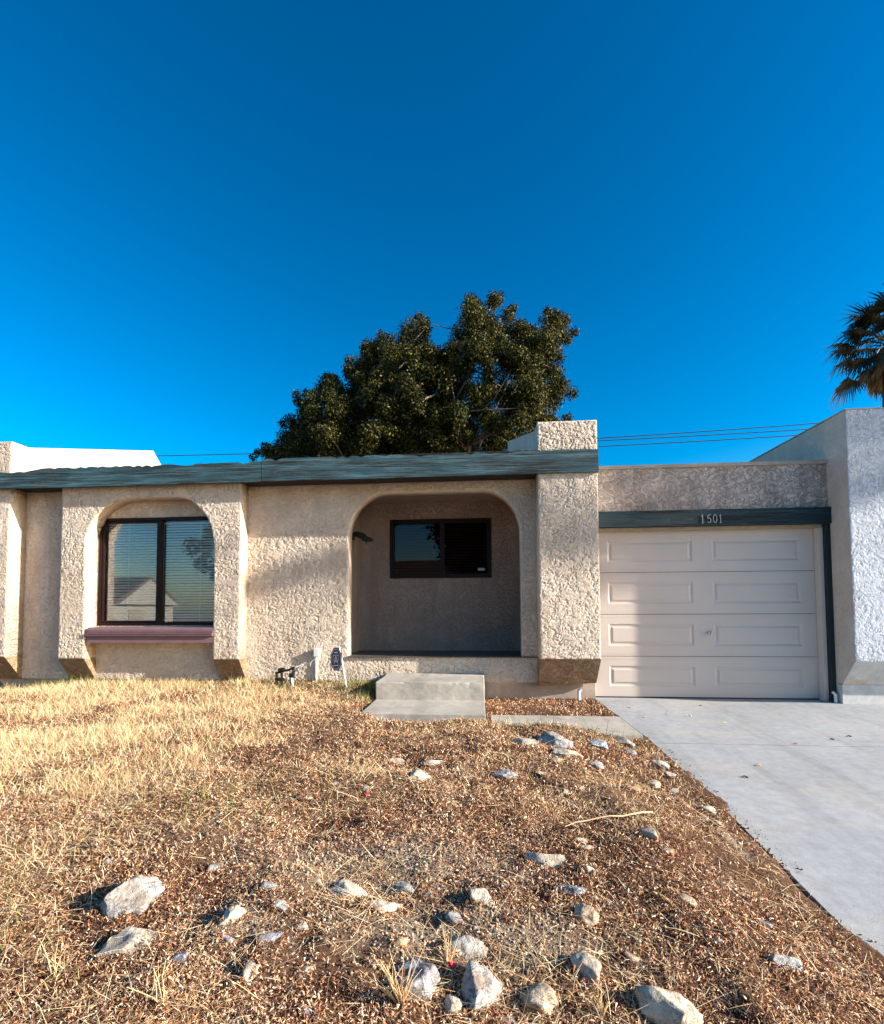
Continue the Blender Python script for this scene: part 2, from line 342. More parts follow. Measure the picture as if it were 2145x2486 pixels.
def stucco_obj(name, bm, m, parent, poly, holes, y, step=.0075, amp=.0072, x_lim=None, seed=0):
    """a wall whose front carries the trowelled relief as real geometry, in the same mesh"""
    bmesh.ops.recalc_face_normals(bm, faces=bm.faces[:]); bmesh.ops.triangulate(bm, faces=bm.faces[:])
    bm.verts.index_update(); V0 = np.array([v_.co[:] for v_ in bm.verts]); F0 = np.array([[v_.index for v_ in f_.verts] for f_ in bm.faces]); bm.free()
    P = np.array(poly, float); x0, x1, z0, z1 = P[:, 0].min(), P[:, 0].max(), P[:, 1].min(), P[:, 1].max()
    if x_lim: x0, x1 = max(x0, x_lim[0]), min(x1, x_lim[1])
    nx_, nz2 = int((x1-x0)/step)+1, int((z1-z0)/step)+1
    gx, gz = np.meshgrid(np.linspace(x0, x1, nx_), np.linspace(z0, z1, nz2)); pts_ = np.stack([gx.ravel(), gz.ravel()], 1)
    d_ = poly_dist(pts_, P)
    for h_ in holes: d_ = np.minimum(d_, -poly_dist(pts_, np.array(h_, float)))
    X_, Z_ = pts_[:, 0], pts_[:, 1]
    wx_ = X_+.022*(vn(X_*19, Z_*19, seed+1)-.5)*2; wz_ = Z_+.022*(vn(X_*19, Z_*19, seed+2)-.5)*2
    u1, v1 = (wx_+.55*wz_)*30, (wz_-.55*wx_)*30*1.15
    g1 = np.abs(vn(u1*.8, v1*1.2, seed+3)-.5); g2 = np.abs(vn(wx_*48+9, wz_*44, seed+4)-.5)
    m1 = np.clip((vn(X_*11, Z_*11, seed+8)-.30)/.2, 0, 1); m2_ = np.clip((vn(X_*13+5, Z_*13, seed+9)-.40)/.2, 0, 1)
    pat = .80+.7*(vn(X_*1.7, Z_*1.7, seed+6)-.4)
    q_ = 1-np.maximum(m1*np.clip(1-(g1-.03)/.11, 0, 1), .8*m2_*np.clip(1-(g2-.03)/.12, 0, 1))+.35*(vn(X_*17, Z_*17, seed+5)-.5)
    q_ = np.clip(q_, -.2, 1.2)
    rel = (q_*amp*pat+.0010*vn(X_*160, Z_*160, seed+7))*np.clip(d_/.012, 0, 1)+.0006
    V1 = np.stack([X_, y-rel, Z_], 1); ii, jj = np.meshgrid(np.arange(nz2-1), np.arange(nx_-1), indexing='ij'); a_ = (ii*nx_+jj).ravel()
    Q_ = np.stack([a_, a_+1, a_+nx_+1, a_+nx_], 1); Q_ = Q_[(d_[Q_] > -.002).all(1)]
    T_ = np.concatenate([Q_[:, [0, 1, 2]], Q_[:, [0, 2, 3]]])+len(V0)
    return np_obj(name, np.concatenate([V0, V1]), np.concatenate([F0, T_]), m, parent)
def poly_dist(P, Q):
    n = len(Q); best = np.full(len(P), 1e9); ins = np.zeros(len(P), bool)
    for i in range(n):
        a_, b2 = Q[i], Q[(i+1) % n]; ab = b2-a_; tt = np.clip(((P-a_)@ab)/(ab@ab+1e-12), 0, 1); best = np.minimum(best, np.linalg.norm(P-(a_+tt[:, None]*ab), axis=1))
        cnd = ((a_[1] > P[:, 1]) != (b2[1] > P[:, 1])) & (P[:, 0] < (b2[0]-a_[0])*(P[:, 1]-a_[1])/(b2[1]-a_[1]+1e-12)+a_[0]); ins ^= cnd
    return np.where(ins, best, -best)
def arc(cx, cz, rx, rz, a0, a1, n=14):
    return [(cx+rx*math.cos(rad(a0+(a1-a0)*i/n)), cz+rz*math.sin(rad(a0+(a1-a0)*i/n))) for i in range(n+1)]
# ------------------------------------------------------------------ ground
ys = np.unique(np.concatenate([np.arange(-9, .01, .25), [-400, -200, -80, -40, -25, -20.2, -20, -19.8, -12, -9.6, -9.4, .3, 1, 5, 20, 60, 200, 500]]))
xs = np.array([-600, -200, -60, -20, -9, -4, 0, 1.5, 4, 9, 20, 60, 200, 600.])
GX, GY = np.meshgrid(xs, ys); GZ = zd(GY)-.13
V = np.stack([GX.ravel(), GY.ravel(), GZ.ravel()], 1); nx = len(xs); ii, jj = np.meshgrid(np.arange(len(ys)-1), np.arange(nx-1), indexing='ij')
i0 = (ii*nx+jj).ravel(); tag(np_obj('ground', V, np.stack([i0, i0+1, i0+nx+1, i0+nx], 1), M['ground']), kind='structure')
ys = np.concatenate([np.arange(-7.4, -2.0, .028), np.arange(-2.0, .03, .04)]); xs = np.concatenate([np.arange(-9.5, -4.5, .07), np.arange(-4.5, 1.35, .03), np.arange(1.35, 1.63, .010)])
GX, GY = np.meshgrid(xs, ys); GZ = yard_z(GX, GY)
V = np.stack([GX.ravel(), GY.ravel(), GZ.ravel()], 1); nx = len(xs); ii, jj = np.meshgrid(np.arange(len(ys)-1), np.arange(nx-1), indexing='ij')
i0 = (ii*nx+jj).ravel(); tag(np_obj('yard', V, np.stack([i0, i0+1, i0+nx+1, i0+nx], 1), M['soil'], smooth=True), kind='structure')
def edge_x(Y): return 1.405+.095*np.clip(-np.asarray(Y, float)/1.7, 0, 1)
def slab_sheet(name, x0, x1, yA, yB, m, th=.1, n=24):
    bm = bmesh.new(); yy = np.linspace(yA, yB, n+1)
    T = [[bm.verts.new((x, y, float(zd(y)))) for x in (float(edge_x(y)), x1)] for y in yy]; Bt = [[bm.verts.new((x, y, float(zd(y))-th)) for x in (float(edge_x(y)), x1)] for y in yy]
    for i in range(n):
        bm.faces.new((T[i][0], T[i][1], T[i+1][1], T[i+1][0])); bm.faces.new((T[i][0], T[i+1][0], Bt[i+1][0], Bt[i][0])); bm.faces.new((T[i][1], Bt[i][1], Bt[i+1][1], T[i+1][1]))
    bm.faces.new((T[0][0], Bt[0][0], Bt[0][1], T[0][1])); bm.faces.new((T[n][0], T[n][1], Bt[n][1], Bt[n][0]))
    return tag(obj(name, bm, m), kind='structure')
slab_sheet('driveway', 1.5, 9.0, -1.83, .118, M['drive'])
slab_sheet('driveway', 1.5, 9.0, -9.0, -1.842, M['drive'])
def flat(name, x0, x1, y0, y1, z0, z1, m, bev=0):
    return tag(B(name, m, None, x0, x1, y0, y1, z0, z1, bev=bev), kind='structure')
zs = float(zd(-9))
flat('road', -120, 120, -19.8, -9.6, zs-.14, zs-.125, M['asphalt'])
flat('kerb', -120, 120, -9.6, -9.4, zs-.2, zs-.01, M['concrete'])
flat('kerb', -120, 120, -20, -19.8, zs-.2, zs-.01, M['concrete'])
flat('pavement', -120, 120, -9.4, -9.01, zs-.1, zs-.012, M['concrete'])
flat('path', -1.14, .06, -1.60, -.8, -.1, .10, M['concrete'], .006)
flat('path', .12, 1.425, -1.80, -1.0, -.2, -.012, M['concrete'], .006)
# ------------------------------------------------------------------ the house
H = empty('stucco_house', (0, 0, 0), 'tan textured stucco house with arched window, arched porch, garage and weathered teal fascia', 'house')
X1, XP0, XP1, XN = -6.14, .72, 1.415, 4.15
# porch arch in the wall plane
def pts(pl, Y): return [(at(x, y, Y).x, at(x, y, Y).z) for x, y in pl]
porch = [(-1.66, .50), (.533, .50), (.530, 2.02)] + arc(.53-.47, 2.06, .47, .54, 2, 88) + arc(-1.66+.52, 2.06, .52, .54, 92, 178) + [(-1.662, 2.02)]
wx0, wx1, wz0, wz1 = -5.07, -3.25, .90, 2.34
bm = bmesh.new(); prism(bm, [(X1-.6, .19), (XP0+.02, .19), (XP0+.02, 2.86), (X1-.6, 2.86)], [porch, [(wx0, wz0), (wx1, wz0), (wx1, wz1), (wx0, wz1)]], 0, .22)
stucco_obj('main_wall', bm, M['stucco'], H, [(X1-.02, .19), (XP0+.02, .19), (XP0+.02, 2.72), (X1-.02, 2.72)], [porch, [(wx0, wz0), (wx1, wz0), (wx1, wz1), (wx0, wz1)]], 0, step=.008, seed=10)
B('foundation', M['foundation'], H, X1-.6, 1.415, .03, .25, -.4, .188)
# surround of the big window: an arched frame on two legs
so_ = [(-5.432, .48), (-5.432, 2.72), (-2.995, 2.72), (-2.995, .48)]
inner = pts([(517, 1604), (519, 1400), (519, 1311), (513, 1279), (503, 1255), (486, 1234), (461, 1213), (434, 1206.5), (390, 1206.5), (347, 1208), (312, 1209), (284, 1214), (257, 1229), (232, 1250), (217, 1276), (208, 1306), (206, 1400), (203, 1604)], -.23)
sp_ = [so_[3]]+[(inner[0][0], .48)]+inner[1:-1]+[(inner[-1][0], .48)]+[so_[0], so_[1], so_[2]]
bm = bmesh.new(); prism(bm, sp_, [], -.23, -.001)
S = stucco_obj('window_surround', bm, M['stucco'], H, sp_, [], -.23, seed=30)
for xa, xb in ((-5.432, inner[-1][0]), (inner[0][0], -2.995)):
    bm = bmesh.new(); hexa(bm, [(xa, -.23, .4795), (xb, -.23, .4795), (xb, -.001, .4795), (xa, -.001, .4795)], [(xa, -.012, .19), (xb, -.012, .19), (xb, -.001, .19), (xa, -.001, .19)])
    obj('surround_foot', bm, M['bevel'], S)
# big window
WN = empty('window', (-4.2, 0, .9), None, None); WN.parent = H
def F4(name, x0, x1, z0, z1, y0, y1, w, m, parent, mull=None):
    bm = bmesh.new(); box(bm, x0, x1, y0, y1, z0, z0+w); box(bm, x0, x1, y0, y1, z1-w, z1); box(bm, x0, x0+w, y0, y1, z0+w, z1-w); box(bm, x1-w, x1, y0, y1, z0+w, z1-w)
    if mull: box(bm, mull-w*.55, mull+w*.55, y0-.012, y1-.002, z0+w, z1-w)
    return obj(name, bm, m, parent)
mulx = at(389, 1400, .02).x
fr = F4('frame', wx0+.003, wx1-.003, wz0+.003, wz1-.003, -.012, .06, .036, M['frame'], WN, mulx)
F4('sash', wx0+.047, mulx-.026, wz0+.047, wz1-.047, .0, .035, .018, M['frame'], WN)
B('pane', M['glass'], WN, wx0+.046, wx1-.046, .040, .046, wz0+.046, wz1-.046)
bm = bmesh.new(); nsl = 37
for k in range(nsl):
    z = wz0+.05+(wz1-wz0-.10)*(k+.5)/nsl; sag = .002*math.sin(k*2.3)
    for a, c in ((wx0+.05, mulx-.01), (mulx+.012, wx1-.05)):
        vs = [bm.verts.new(p) for p in ((a, .105, z-.012+sag), (c, .105, z-.012), (c, .113, z+.001), (a, .113, z+.001+sag), (c, .117, z+.0135), (a, .117, z+.0135+sag))]
        bm.faces.new((vs[0], vs[1], vs[2], vs[3])); bm.faces.new((vs[3], vs[2], vs[4], vs[5]))
    if k == 0 or k == nsl-1:
        box(bm, wx0+.05, wx1-.05, .10, .13, z-.012, z+.012)
for xx in (-4.72, -4.22, -3.7):
    box(bm, xx, xx+.008, .096, .100, wz0+.05, wz1-.05)
obj('blind', bm, M['blind'], WN)
bm = bmesh.new(); box(bm, wx0-.1, wx1+.3, .23, 1.6, .6, 2.6); bmesh.ops.delete(bm, geom=[f for f in bm.faces if abs(f.calc_center_median().y-.23) < .01], context='FACES'); obj('room', bm, M['dark'], H)
# mauve sill with two ridges
SX0, SX1 = at(212, 1540, -.23).x, inner[0][0]-.002
bm = bmesh.new(); prof = [(.0, .905), (-.225, .900), (-.240, .875), (-.240, .845), (-.228, .838), (-.262, .834), (-.262, .822), (-.230, .815), (-.264, .810), (-.264, .798), (-.232, .79), (-.232, .705), (-.01, .705)]
A = [bm.verts.new((SX0, y, z-.02)) for y, z in prof]; C = [bm.verts.new((SX1, y, z-.02)) for y, z in prof]
bm.faces.new(A); bm.faces.new(C[::-1])
for i in range(len(prof)): bm.faces.new((A[i], A[(i+1) % len(prof)], C[(i+1) % len(prof)], C[i]))
obj('sill', bm, M['sill'], WN)
# pillar wing at the porch, rising above the roof edge
PF = -.32
bm = bmesh.new(); prism(bm, [(XP0, .51), (XP1, .51), (XP1, 3.33), (XP0, 3.33)], [], PF, .001)
PI_ = stucco_obj('pillar', bm, M['stucco'], H, [(XP0, .51), (XP1, .51), (XP1, 3.33), (XP0, 3.33)], [], PF, seed=50)
bm = bmesh.new(); hexa(bm, [(XP0, PF, .5095), (XP1, PF, .5095), (XP1, -.001, .5095), (XP0, -.001, .5095)], [(XP0, -.09, .16), (XP1, -.05, .20), (XP1, -.001, .20), (XP0, -.001, .16)])
obj('pillar_foot', bm, M['bevel'], PI_)
bm = bmesh.new(); hexa(bm, [(XP0, .001, 2.95), (XP1, .001, 2.95), (XP1, .001, 3.33), (XP0, .001, 3.33)], [(.44, .9, 2.95), (XP1, .9, 2.95), (XP1, .9, 3.50), (.44, .9, 3.50)])
obj('roof_wing', bm, M['stucco_smooth'], H)
# fascia boards with worn upper edges
def fascia(name, x0, x1, z0, z1, seed, bite=None):
    rnd = random.Random(seed); bm = bmesh.new(); n = int((x1-x0)/.06); Y0, Y1 = PF-.045, PF-.004
    rows = []
    for i in range(n+1):
        x = x0+(x1-x0)*i/n; tz = z1-.030*rnd.random()**4-.002*math.sin(x*2.1+seed); bz = z0+.004*math.sin(x*1.7)+.003*rnd.random()
        if bite:
            for bx, bw, bd in bite:
                if abs(x-bx) < bw: tz -= bd*(1-((x-bx)/bw)**2)*(.6+.4*rnd.random())
        rows.append([bm.verts.new((x, Y0, bz)), bm.verts.new((x, Y0, tz)), bm.verts.new((x, Y1, tz+.004)), bm.verts.new((x, Y1, bz))])
    for a, c in zip(rows, rows[1:]):
        for k in range(4): bm.faces.new((a[k], c[k], c[(k+1) % 4], a[(k+1) % 4]))
    bm.faces.new(rows[0]); bm.faces.new(rows[-1][::-1])
    return obj(name, bm, M['teal'], H)
fascia('fascia_board', -9.4, -2.675, 2.69, 2.945, 3, [(-6.0, .42, .055)])
fascia('fascia_board', -2.668, 1.418, 2.695, 2.975, 8, [(-.6, .35, .02)])
bm = bmesh.new()
box(bm, -9.4, XP0-.001, PF-.003, 7.6, 2.72, 2.90)
obj('roof', bm, M['tar'], H)
bm = bmesh.new(); rnd = random.Random(4)                            # ragged roofing felt along the edge
for k in range(90):
    x = -1.3+k*.021+rnd.random()*.05; ln = .05+.12*rnd.random()
    tube(bm, [(x, PF-.03, 2.955+.02*rnd.random()), (x+ln*.5, PF-.035, 2.965+.02*rnd.random()), (x+ln, PF-.02, 2.95+.02*rnd.random())], .006, .003, 5)
obj('roofing_felt', bm, M['tar'], H)
# porch
PB = 1.12
B('porch_floor', M['tile'], H, -1.9, .712, .002, PB, .38, .4955)
bm = bmesh.new()
for k in range(9): box(bm, -1.66+k*.27, -1.398+k*.27, -.035, .3, .4965, .508, bev=.002)
obj('porch_threshold', bm, M['tile'], H)
pw = (-1.304, .198, 1.56, 2.438)
bm = bmesh.new(); prism(bm, [(-1.9, .4955), (.72, .4955), (.72, 2.72), (-1.9, 2.72)], [[(pw[0], pw[2]), (pw[1], pw[2]), (pw[1], pw[3]), (pw[0], pw[3])]], PB, PB+.2)
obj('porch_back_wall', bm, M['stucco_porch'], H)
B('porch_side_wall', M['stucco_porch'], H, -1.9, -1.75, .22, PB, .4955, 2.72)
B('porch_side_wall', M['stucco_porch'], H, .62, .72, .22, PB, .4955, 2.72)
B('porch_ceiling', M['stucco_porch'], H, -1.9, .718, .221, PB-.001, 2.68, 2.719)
W2 = empty('window', (-.55, PB, 1.56), None, None); W2.parent = H
m2x = at(1073, 1330, PB).x
F4('frame', pw[0]+.002, pw[1]-.002, pw[2]+.002, pw[3]-.002, PB-.02, PB+.06, .06, M['frame'], W2, m2x)
B('pane', M['glass_dark'], W2, pw[0]+.06, m2x-.02, PB+.03, PB+.036, pw[2]+.06, pw[3]-.06)
B('pane', M['glass_dark'], W2, m2x+.02, pw[1]-.06, PB+.010, PB+.016, pw[2]+.06, pw[3]-.06)
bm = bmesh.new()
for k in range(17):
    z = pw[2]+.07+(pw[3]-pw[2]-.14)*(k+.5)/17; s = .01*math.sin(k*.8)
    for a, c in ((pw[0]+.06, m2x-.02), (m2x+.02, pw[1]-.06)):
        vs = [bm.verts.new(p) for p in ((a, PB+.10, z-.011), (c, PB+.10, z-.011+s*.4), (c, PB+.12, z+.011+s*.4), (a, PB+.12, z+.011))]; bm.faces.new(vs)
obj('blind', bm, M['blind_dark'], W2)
B('security_sticker', M['steel'], W2, .0, .10, PB+.002, PB+.006, 1.665, 1.705)
bm = bmesh.new(); box(bm, pw[0]-.1, pw[1]+.1, PB+.21, PB+1.5, 1.4, 2.6); bmesh.ops.delete(bm, geom=[f for f in bm.faces if abs(f.calc_center_median().y-PB-.21) < .01], context='FACES'); obj('room', bm, M['dark'], H)
# wall lantern on the left porch wall
LP = empty('wall_lamp', (-1.62, .45, 2.1), None, None); LP.parent = H
lx, ly, lz = at(872, 1306, .5)
bm = bmesh.new(); tube(bm, [(-1.75, ly, lz+.02), (-1.70, ly, lz+.02)], .055, .05, 12); tube(bm, [(-1.70, ly, lz+.02), (lx-.06, ly, lz+.05), (lx, ly, lz+.07)], .012, .01, 8)
obj('bracket', bm, M['black_iron'], LP)
bm = bmesh.new(); tube(bm, [(lx-.11, ly, lz+.035), (lx-.05, ly, lz+.055), (lx+.04, ly, lz+.03), (lx+.08, ly, lz-.01)], .035, .05, 10); tube(bm, [(lx+.06, ly, lz), (lx+.16, ly, lz-.03), (lx+.20, ly, lz-.035)], .05, .006, 8)
tube(bm, [(lx+.09, ly, lz-.02), (lx+.10, ly, lz-.10)], .02, .004, 6); obj('lamp_shade', bm, M['black_iron'], LP)
# garage
bm = bmesh.new(); prism(bm, [(XP1+.001, 2.285), (XN-.001, 2.285), (XN-.001, 2.83), (XP1+.001, 2.83)], [], 0, .25)
obj('garage_parapet', bm, M['stucco_dirty'], H)
B('parapet_cap', M['cap'], H, XP1+.002, XN+.01, -.022, .27, 2.815, 2.858, bev=.004)
B('garage_header', M['stucco_smooth'], H, XP1+.001, XN-.001, .16, .25, 2.0, 2.284)
BEAM = B('door_beam', M['teal_dark'], H, 1.47, XN+.03, -.058, .07, 2.092, 2.284, bev=.004)
GD = empty('garage_door', (2.75, .12, 0), None, None); GD.parent = H
DX0, DX1, DT = 1.40, 4.045, 2.062
zsec = [0.012, .508, 1.025, 1.545, DT]
for s in range(4):
    bm = bmesh.new(); z0, z1 = zsec[s]+.003, zsec[s+1]-.003
    # face with two pressed panels
    mid = (DX0+.02+DX1)/2; pw_ = 1.02
    rects = [(mid-.10-pw_-.0, mid-.10, z0+.125, z1-.115), (mid+.13, mid+.13+pw_, z0+.125, z1-.115)]
    prism(bm, [(DX0, z0), (DX1, z0), (DX1, z1), (DX0, z1)], [[(a, c), (b_, c), (b_, d), (a, d)] for a, b_, c, d in rects], .12, .155)
    for a, b_, c, d in rects:
        prev = None
        for off, y in ((0, .12), (.020, .131), (.032, .131), (.054, .1215)):
            ring = [bm.verts.new(p) for p in ((a+off, y, c+off), (b_-off, y, c+off), (b_-off, y, d-off), (a+off, y, d-off))]
            if prev:
                for i in range(4): bm.faces.new((prev[i], prev[(i+1) % 4], ring[(i+1) % 4], ring[i]))
            prev = ring
        bm.faces.new(prev)
    for zz in (z0+.028, z1-.030):
        box(bm, DX0, DX1, .1175, .1202, zz, zz+.006)
    obj('door_section', bm, M['door'], GD)
HX = at(1721, 1536, .12)
bm = bmesh.new(); tube(bm, [(HX.x, .118, HX.z), (HX.x, .09, HX.z)], .022, .02, 14); tube(bm, [(HX.x-.0, .085, HX.z-.022), (HX.x+.012, .078, HX.z+.028)], .009, .009, 8)
obj('handle', bm, M['steel'], GD)
B('weather_strip', M['black_iron'], GD, DX0, DX1, .119, .15, .0, .012)
B('head_trim', M['trim_tan'], H, XP1+.001, XN-.04, .03, .119, 2.055, 2.0915, bev=.003)
B('side_trim', M['door'], H, 4.047, 4.092, .02, .16, .0, 2.054, bev=.003)
B('door_post', M['trim_dark'], H, 4.093, XN-.001, -.03, .16, .0, 2.0915, bev=.003)
B('garage_back', M['dark'], H, XP1, XN, .20, .24, -.05, 2.0)
B('garage_roof', M['tar'], H, XP1, XN-.002, .26, 7.6, 2.55, 2.70)
B('rear_wall', M['stucco_smooth'], H, -9.0, XN-.01, 7.4, 7.6, -.1, 2.7)
# house number 1501, thin metal digits
def digits(txt, xs, zc, h, y, m, parent):
    for ch, x in zip(txt, xs):
        bm = bmesh.new(); r = .0038; w = h*.20
        if ch == '1':
            tube(bm, [(x, y, zc-h/2), (x, y, zc+h/2)], r, r, 6); tube(bm, [(x-w*.75, y, zc+h*.30), (x-w*.3, y, zc+h*.36), (x, y, zc+h/2)], r*.8, r, 6); tube(bm, [(x-w*.6, y, zc-h/2), (x+w*.6, y, zc-h/2)], r*.8, r*.8, 6)
        if ch == '0':
            tube(bm, [(x+w*math.cos(a*math.pi/10), y, zc+h/2*math.sin(a*math.pi/10)) for a in range(21)], r, r, 6)
        if ch == '5':
            p = [(x+w*1.0, y, zc+h*.52), (x+w*.3, y, zc+h*.44), (x-w*.5, y, zc+h*.42), (x-w*.75, y, zc+h*.05)]
            p2 = [(x-w*.75, y, zc+h*.05)]+[(x+w*.1+w*.95*math.cos(rad(a)), y, zc-h*.18+h*.27*math.sin(rad(a))) for a in range(120, -150, -20)]
            tube(bm, p, r*.9, r*.9, 6); tube(bm, p2, r, r*.9, 6)
        obj('house_number', bm, m, parent)
nx_ = [at(x, 1258, -.07).x for x in (1705, 1720.8, 1735.7, 1748.8)]; nz_ = at(1725, 1259, -.07).z
digits('1501', nx_, nz_, .102, -.065, M['digit'], BEAM)
# ------------------------------------------------------------------ neighbours
R = empty('white_house', (6.5, 0, 0), 'pale white stucco house wall beside the garage, at the right edge', 'house')
NF = -.35
bm = bmesh.new(); box(bm, XN+.004, 11, NF, -.10, .50, 3.33)
stucco_obj('front_wall', bm, M['stucco_white'], R, [(XN+.004, .50), (11, .50), (11, 3.33), (XN+.004, 3.33)], [], NF, amp=.0032, x_lim=(0, 5.6), seed=70)
bm = bmesh.new(); hexa(bm, [(XN+.004, NF, .4995), (11, NF, .4995), (11, -.1, .4995), (XN+.004, -.1, .4995)], [(XN+.004, -.13, .215), (11, -.13, .215), (11, -.1, .215), (XN+.004, -.1, .215)])
obj('wall_foot', bm, M['foundation_white'], R)
B('foundation', M['foundation_white'], R, XN-.002, 11, -.128, -.05, -.3, .212)
bm = bmesh.new(); prism(bm, [], [], 0, 0) if False else None
def side(bm, x0, x1, poly):
    A = [bm.verts.new((x0, y, z)) for y, z in poly]; C = [bm.verts.new((x1, y, z)) for y, z in poly]
    bm.faces.new(A); bm.faces.new(C[::-1])
    for i in range(len(poly)): bm.faces.new((A[i], A[(i+1) % len(poly)], C[(i+1) % len(poly)], C[i]))
side(bm, XN, XN+.25, [(NF+.004, .50), (-.135, .22), (-.045, .22), (-.045, -.05), (7.0, -.05), (7.0, 3.325), (NF+.004, 3.325)])
obj('side_wall', bm, M['stucco_smooth'], R)
B('roof', M['tar'], R, XN+.26, 11, -.09, 7, 3.0, 3.2)
B('parapet_cap', M['cap'], R, XN-.004, 11.01, NF-.006, 7, 3.331, 3.345)
bm = bmesh.new(); dx, dz = at(2026, 1682, -.06).x, .05
tube(bm, [(dx, -.07, .0), (dx-.002, -.07, .09), (dx-.02, -.05, .12)], .018, .016, 8); obj('drain_pipe', bm, M['white'], R)
Lf = empty('adjoining_house', (-7.5, 0, 0), 'adjoining stucco house at the left edge with bright cream wing wall above the roof', 'house')
bm = bmesh.new(); prism(bm, [(-6.85, .50), (X1, .50), (X1, 3.345), (-6.85, 3.345)], [], PF+.05, -.001); PL = stucco_obj('pillar', bm, M['stucco'], Lf, [(-6.85, .50), (X1, .50), (X1, 3.345), (-6.85, 3.345)], [], PF+.05, seed=90)
bm = bmesh.new(); hexa(bm, [(-6.85, PF+.05, .4995), (X1, PF+.05, .4995), (X1, -.001, .4995), (-6.85, -.001, .4995)], [(-6.85, -.012, .19), (X1, -.012, .19), (X1, -.001, .19), (-6.85, -.001, .19)]); obj('pillar_foot', bm, M['bevel'], PL)
bm = bmesh.new(); pb = at(415, 1093, 2.75); pb2 = at(437, 1120, 2.95)
side(bm, X1-.2, X1-.002, [(.001, 2.5), (3.4, 2.5), (3.4, pb2.z-.35), (pb.y, pb.z), (.001, 3.345)]); obj('wing_wall', bm, M['stucco_smooth'], Lf)
B('front_wall', M['stucco'], Lf, -9.6, -6.75, .0, .2, .19, 2.86)
B('foundation', M['foundation'], Lf, -9.6, -6.75, .03, .2, -.4, .188)
bm = bmesh.new(); pp = at(3, 1668, -.28); tube(bm, [(pp.x-.04, -.30, 0), (pp.x-.035, -.30, .14), (pp.x, -.30, .17), (pp.x+.03, -.30, .14), (pp.x+.03, -.30, 0)], .022, .022, 8)
tag(obj('pipe', bm, M['black_iron']), 'black bent pipe standing in the grass at the left edge', 'pipe')
# ------------------------------------------------------------------ step, utility things, sign
bm = bmesh.new(); box(bm, -1.145, .062, -.80, -.004, .05, .292, bev=.012)
bmesh.ops.subdivide_edges(bm, edges=[e for e in bm.edges if e.calc_length() > .1], cuts=30, use_grid_fill=True)
for v_ in bm.verts:
    e_ = min(abs(v_.co.y+.80), 1)+min(abs(v_.co.z-.292), 1); k_ = max(0, 1-e_/.03)
    d_ = noise.noise(v_.co*9)*.003+noise.noise(v_.co*30)*.0015; v_.co.z += d_-.010*k_*max(0, noise.noise(v_.co*14)); v_.co.y += d_+.014*k_*max(0, noise.noise(v_.co*14)); v_.co.z += .008*(v_.co.y > -.2)
tag(obj('concrete_step', bm, M['concrete']), 'grey concrete step block in front of the arched porch', 'step')
UB = empty('conduit_box', (-1.9, 0, .19), 'narrow white box on thin conduit fixed to the wall left of the blue sign', 'box')
ux = at(768, 1585, -.05).x
B('box', M['white'], UB, ux-.030, ux+.032, -.075, -.001, at(768, 1594, -.07).z, at(768, 1575, -.07).z, bev=.003)
B('conduit', M['white'], UB, ux-.022, ux-.004, -.035, -.002, .12, at(768, 1594, -.07).z, bev=.002)
bm = bmesh.new(); tube(bm, [(ux-.02, -.05, at(768, 1600, -.07).z), (ux-.07, -.05, at(768, 1608, -.07).z), (ux-.085, -.05, at(768, 1618, -.07).z)], .004, .003, 5); obj('cable', bm, M['white'], UB)
# sprinkler valves
SV = empty('sprinkler_valve', (at(700, 1660, -.35).x, -.35, .1), 'black sprinkler valves on white pipes in grass by the wall', 'valve')
def q(px, py, Y=-.35): return at(px, py, Y)
bm = bmesh.new()
for a, c in (((672, 1632), (672, 1668)), ((684, 1630), (684, 1668)), ((712, 1618), (712, 1645)), ((706, 1640), (706, 1660))): tube(bm, [q(*a), q(*c)], .016, .018, 8)
tube(bm, [q(668, 1634), q(700, 1626), q(716, 1620)], .014, .014, 8); tube(bm, [q(676, 1627), q(690, 1625)], .026, .026, 10); tube(bm, [q(703, 1640), q(712, 1639)], .028, .028, 10)
tube(bm, [q(668, 1648), q(690, 1650)], .022, .02, 8); obj('valve_body', bm, M['black_iron'], SV)
bm = bmesh.new(); tube(bm, [q(708, 1645), q(710, 1690)], .020, .022, 8); tube(bm, [q(712, 1622), q(735, 1613), q(737, 1622)], .010, .010, 8); obj('pipe', bm, M['white'], SV)
# security sign: octagon turned away, on a leaning white stake
sY = -.42; top = at(824, 1574, sY); bot = at(842, 1676, sY)
SG = empty('yard_sign', bot, 'small blue octagonal security sign on a leaning white stake near the step', 'sign')
bm = bmesh.new(); d = (bot-top); d2 = d.normalized()
tube(bm, [top-d2*.01, bot+d2*.08], .0115, .0115, 6); obj('stake', bm, M['white'], SG)
cen = at(825, 1600, sY)+Vector((-.045, -.0, 0)); nrm = Vector((-.62, -.78, .05)).normalized(); axu = Vector((d2.x*-.6, 0, 1)).normalized(); axr = axu.cross(nrm).normalized(); axu = nrm.cross(axr)
def octa(bm, r, y0, y1, off=(0, 0)):
    A = []; C = []
    for k in range(8):
        a = rad(22.5+45*k); p = cen+axr*(math.cos(a)*r*.80+off[0])+axu*(math.sin(a)*r+off[1])
        A.append(bm.verts.new(p+nrm*y0)); C.append(bm.verts.new(p+nrm*y1))
    return A, C
def plate(r, y0, y1, m, name):
    bm = bmesh.new(); A, C = octa(bm, r, y0, y1); bm.faces.new(A); bm.faces.new(C[::-1])
    for k in range(8): bm.faces.new((A[k], A[(k+1) % 8], C[(k+1) % 8], C[k]))
    return obj(name, bm, m, SG)
plate(.148, 0, .004, M['blue'], 'panel')
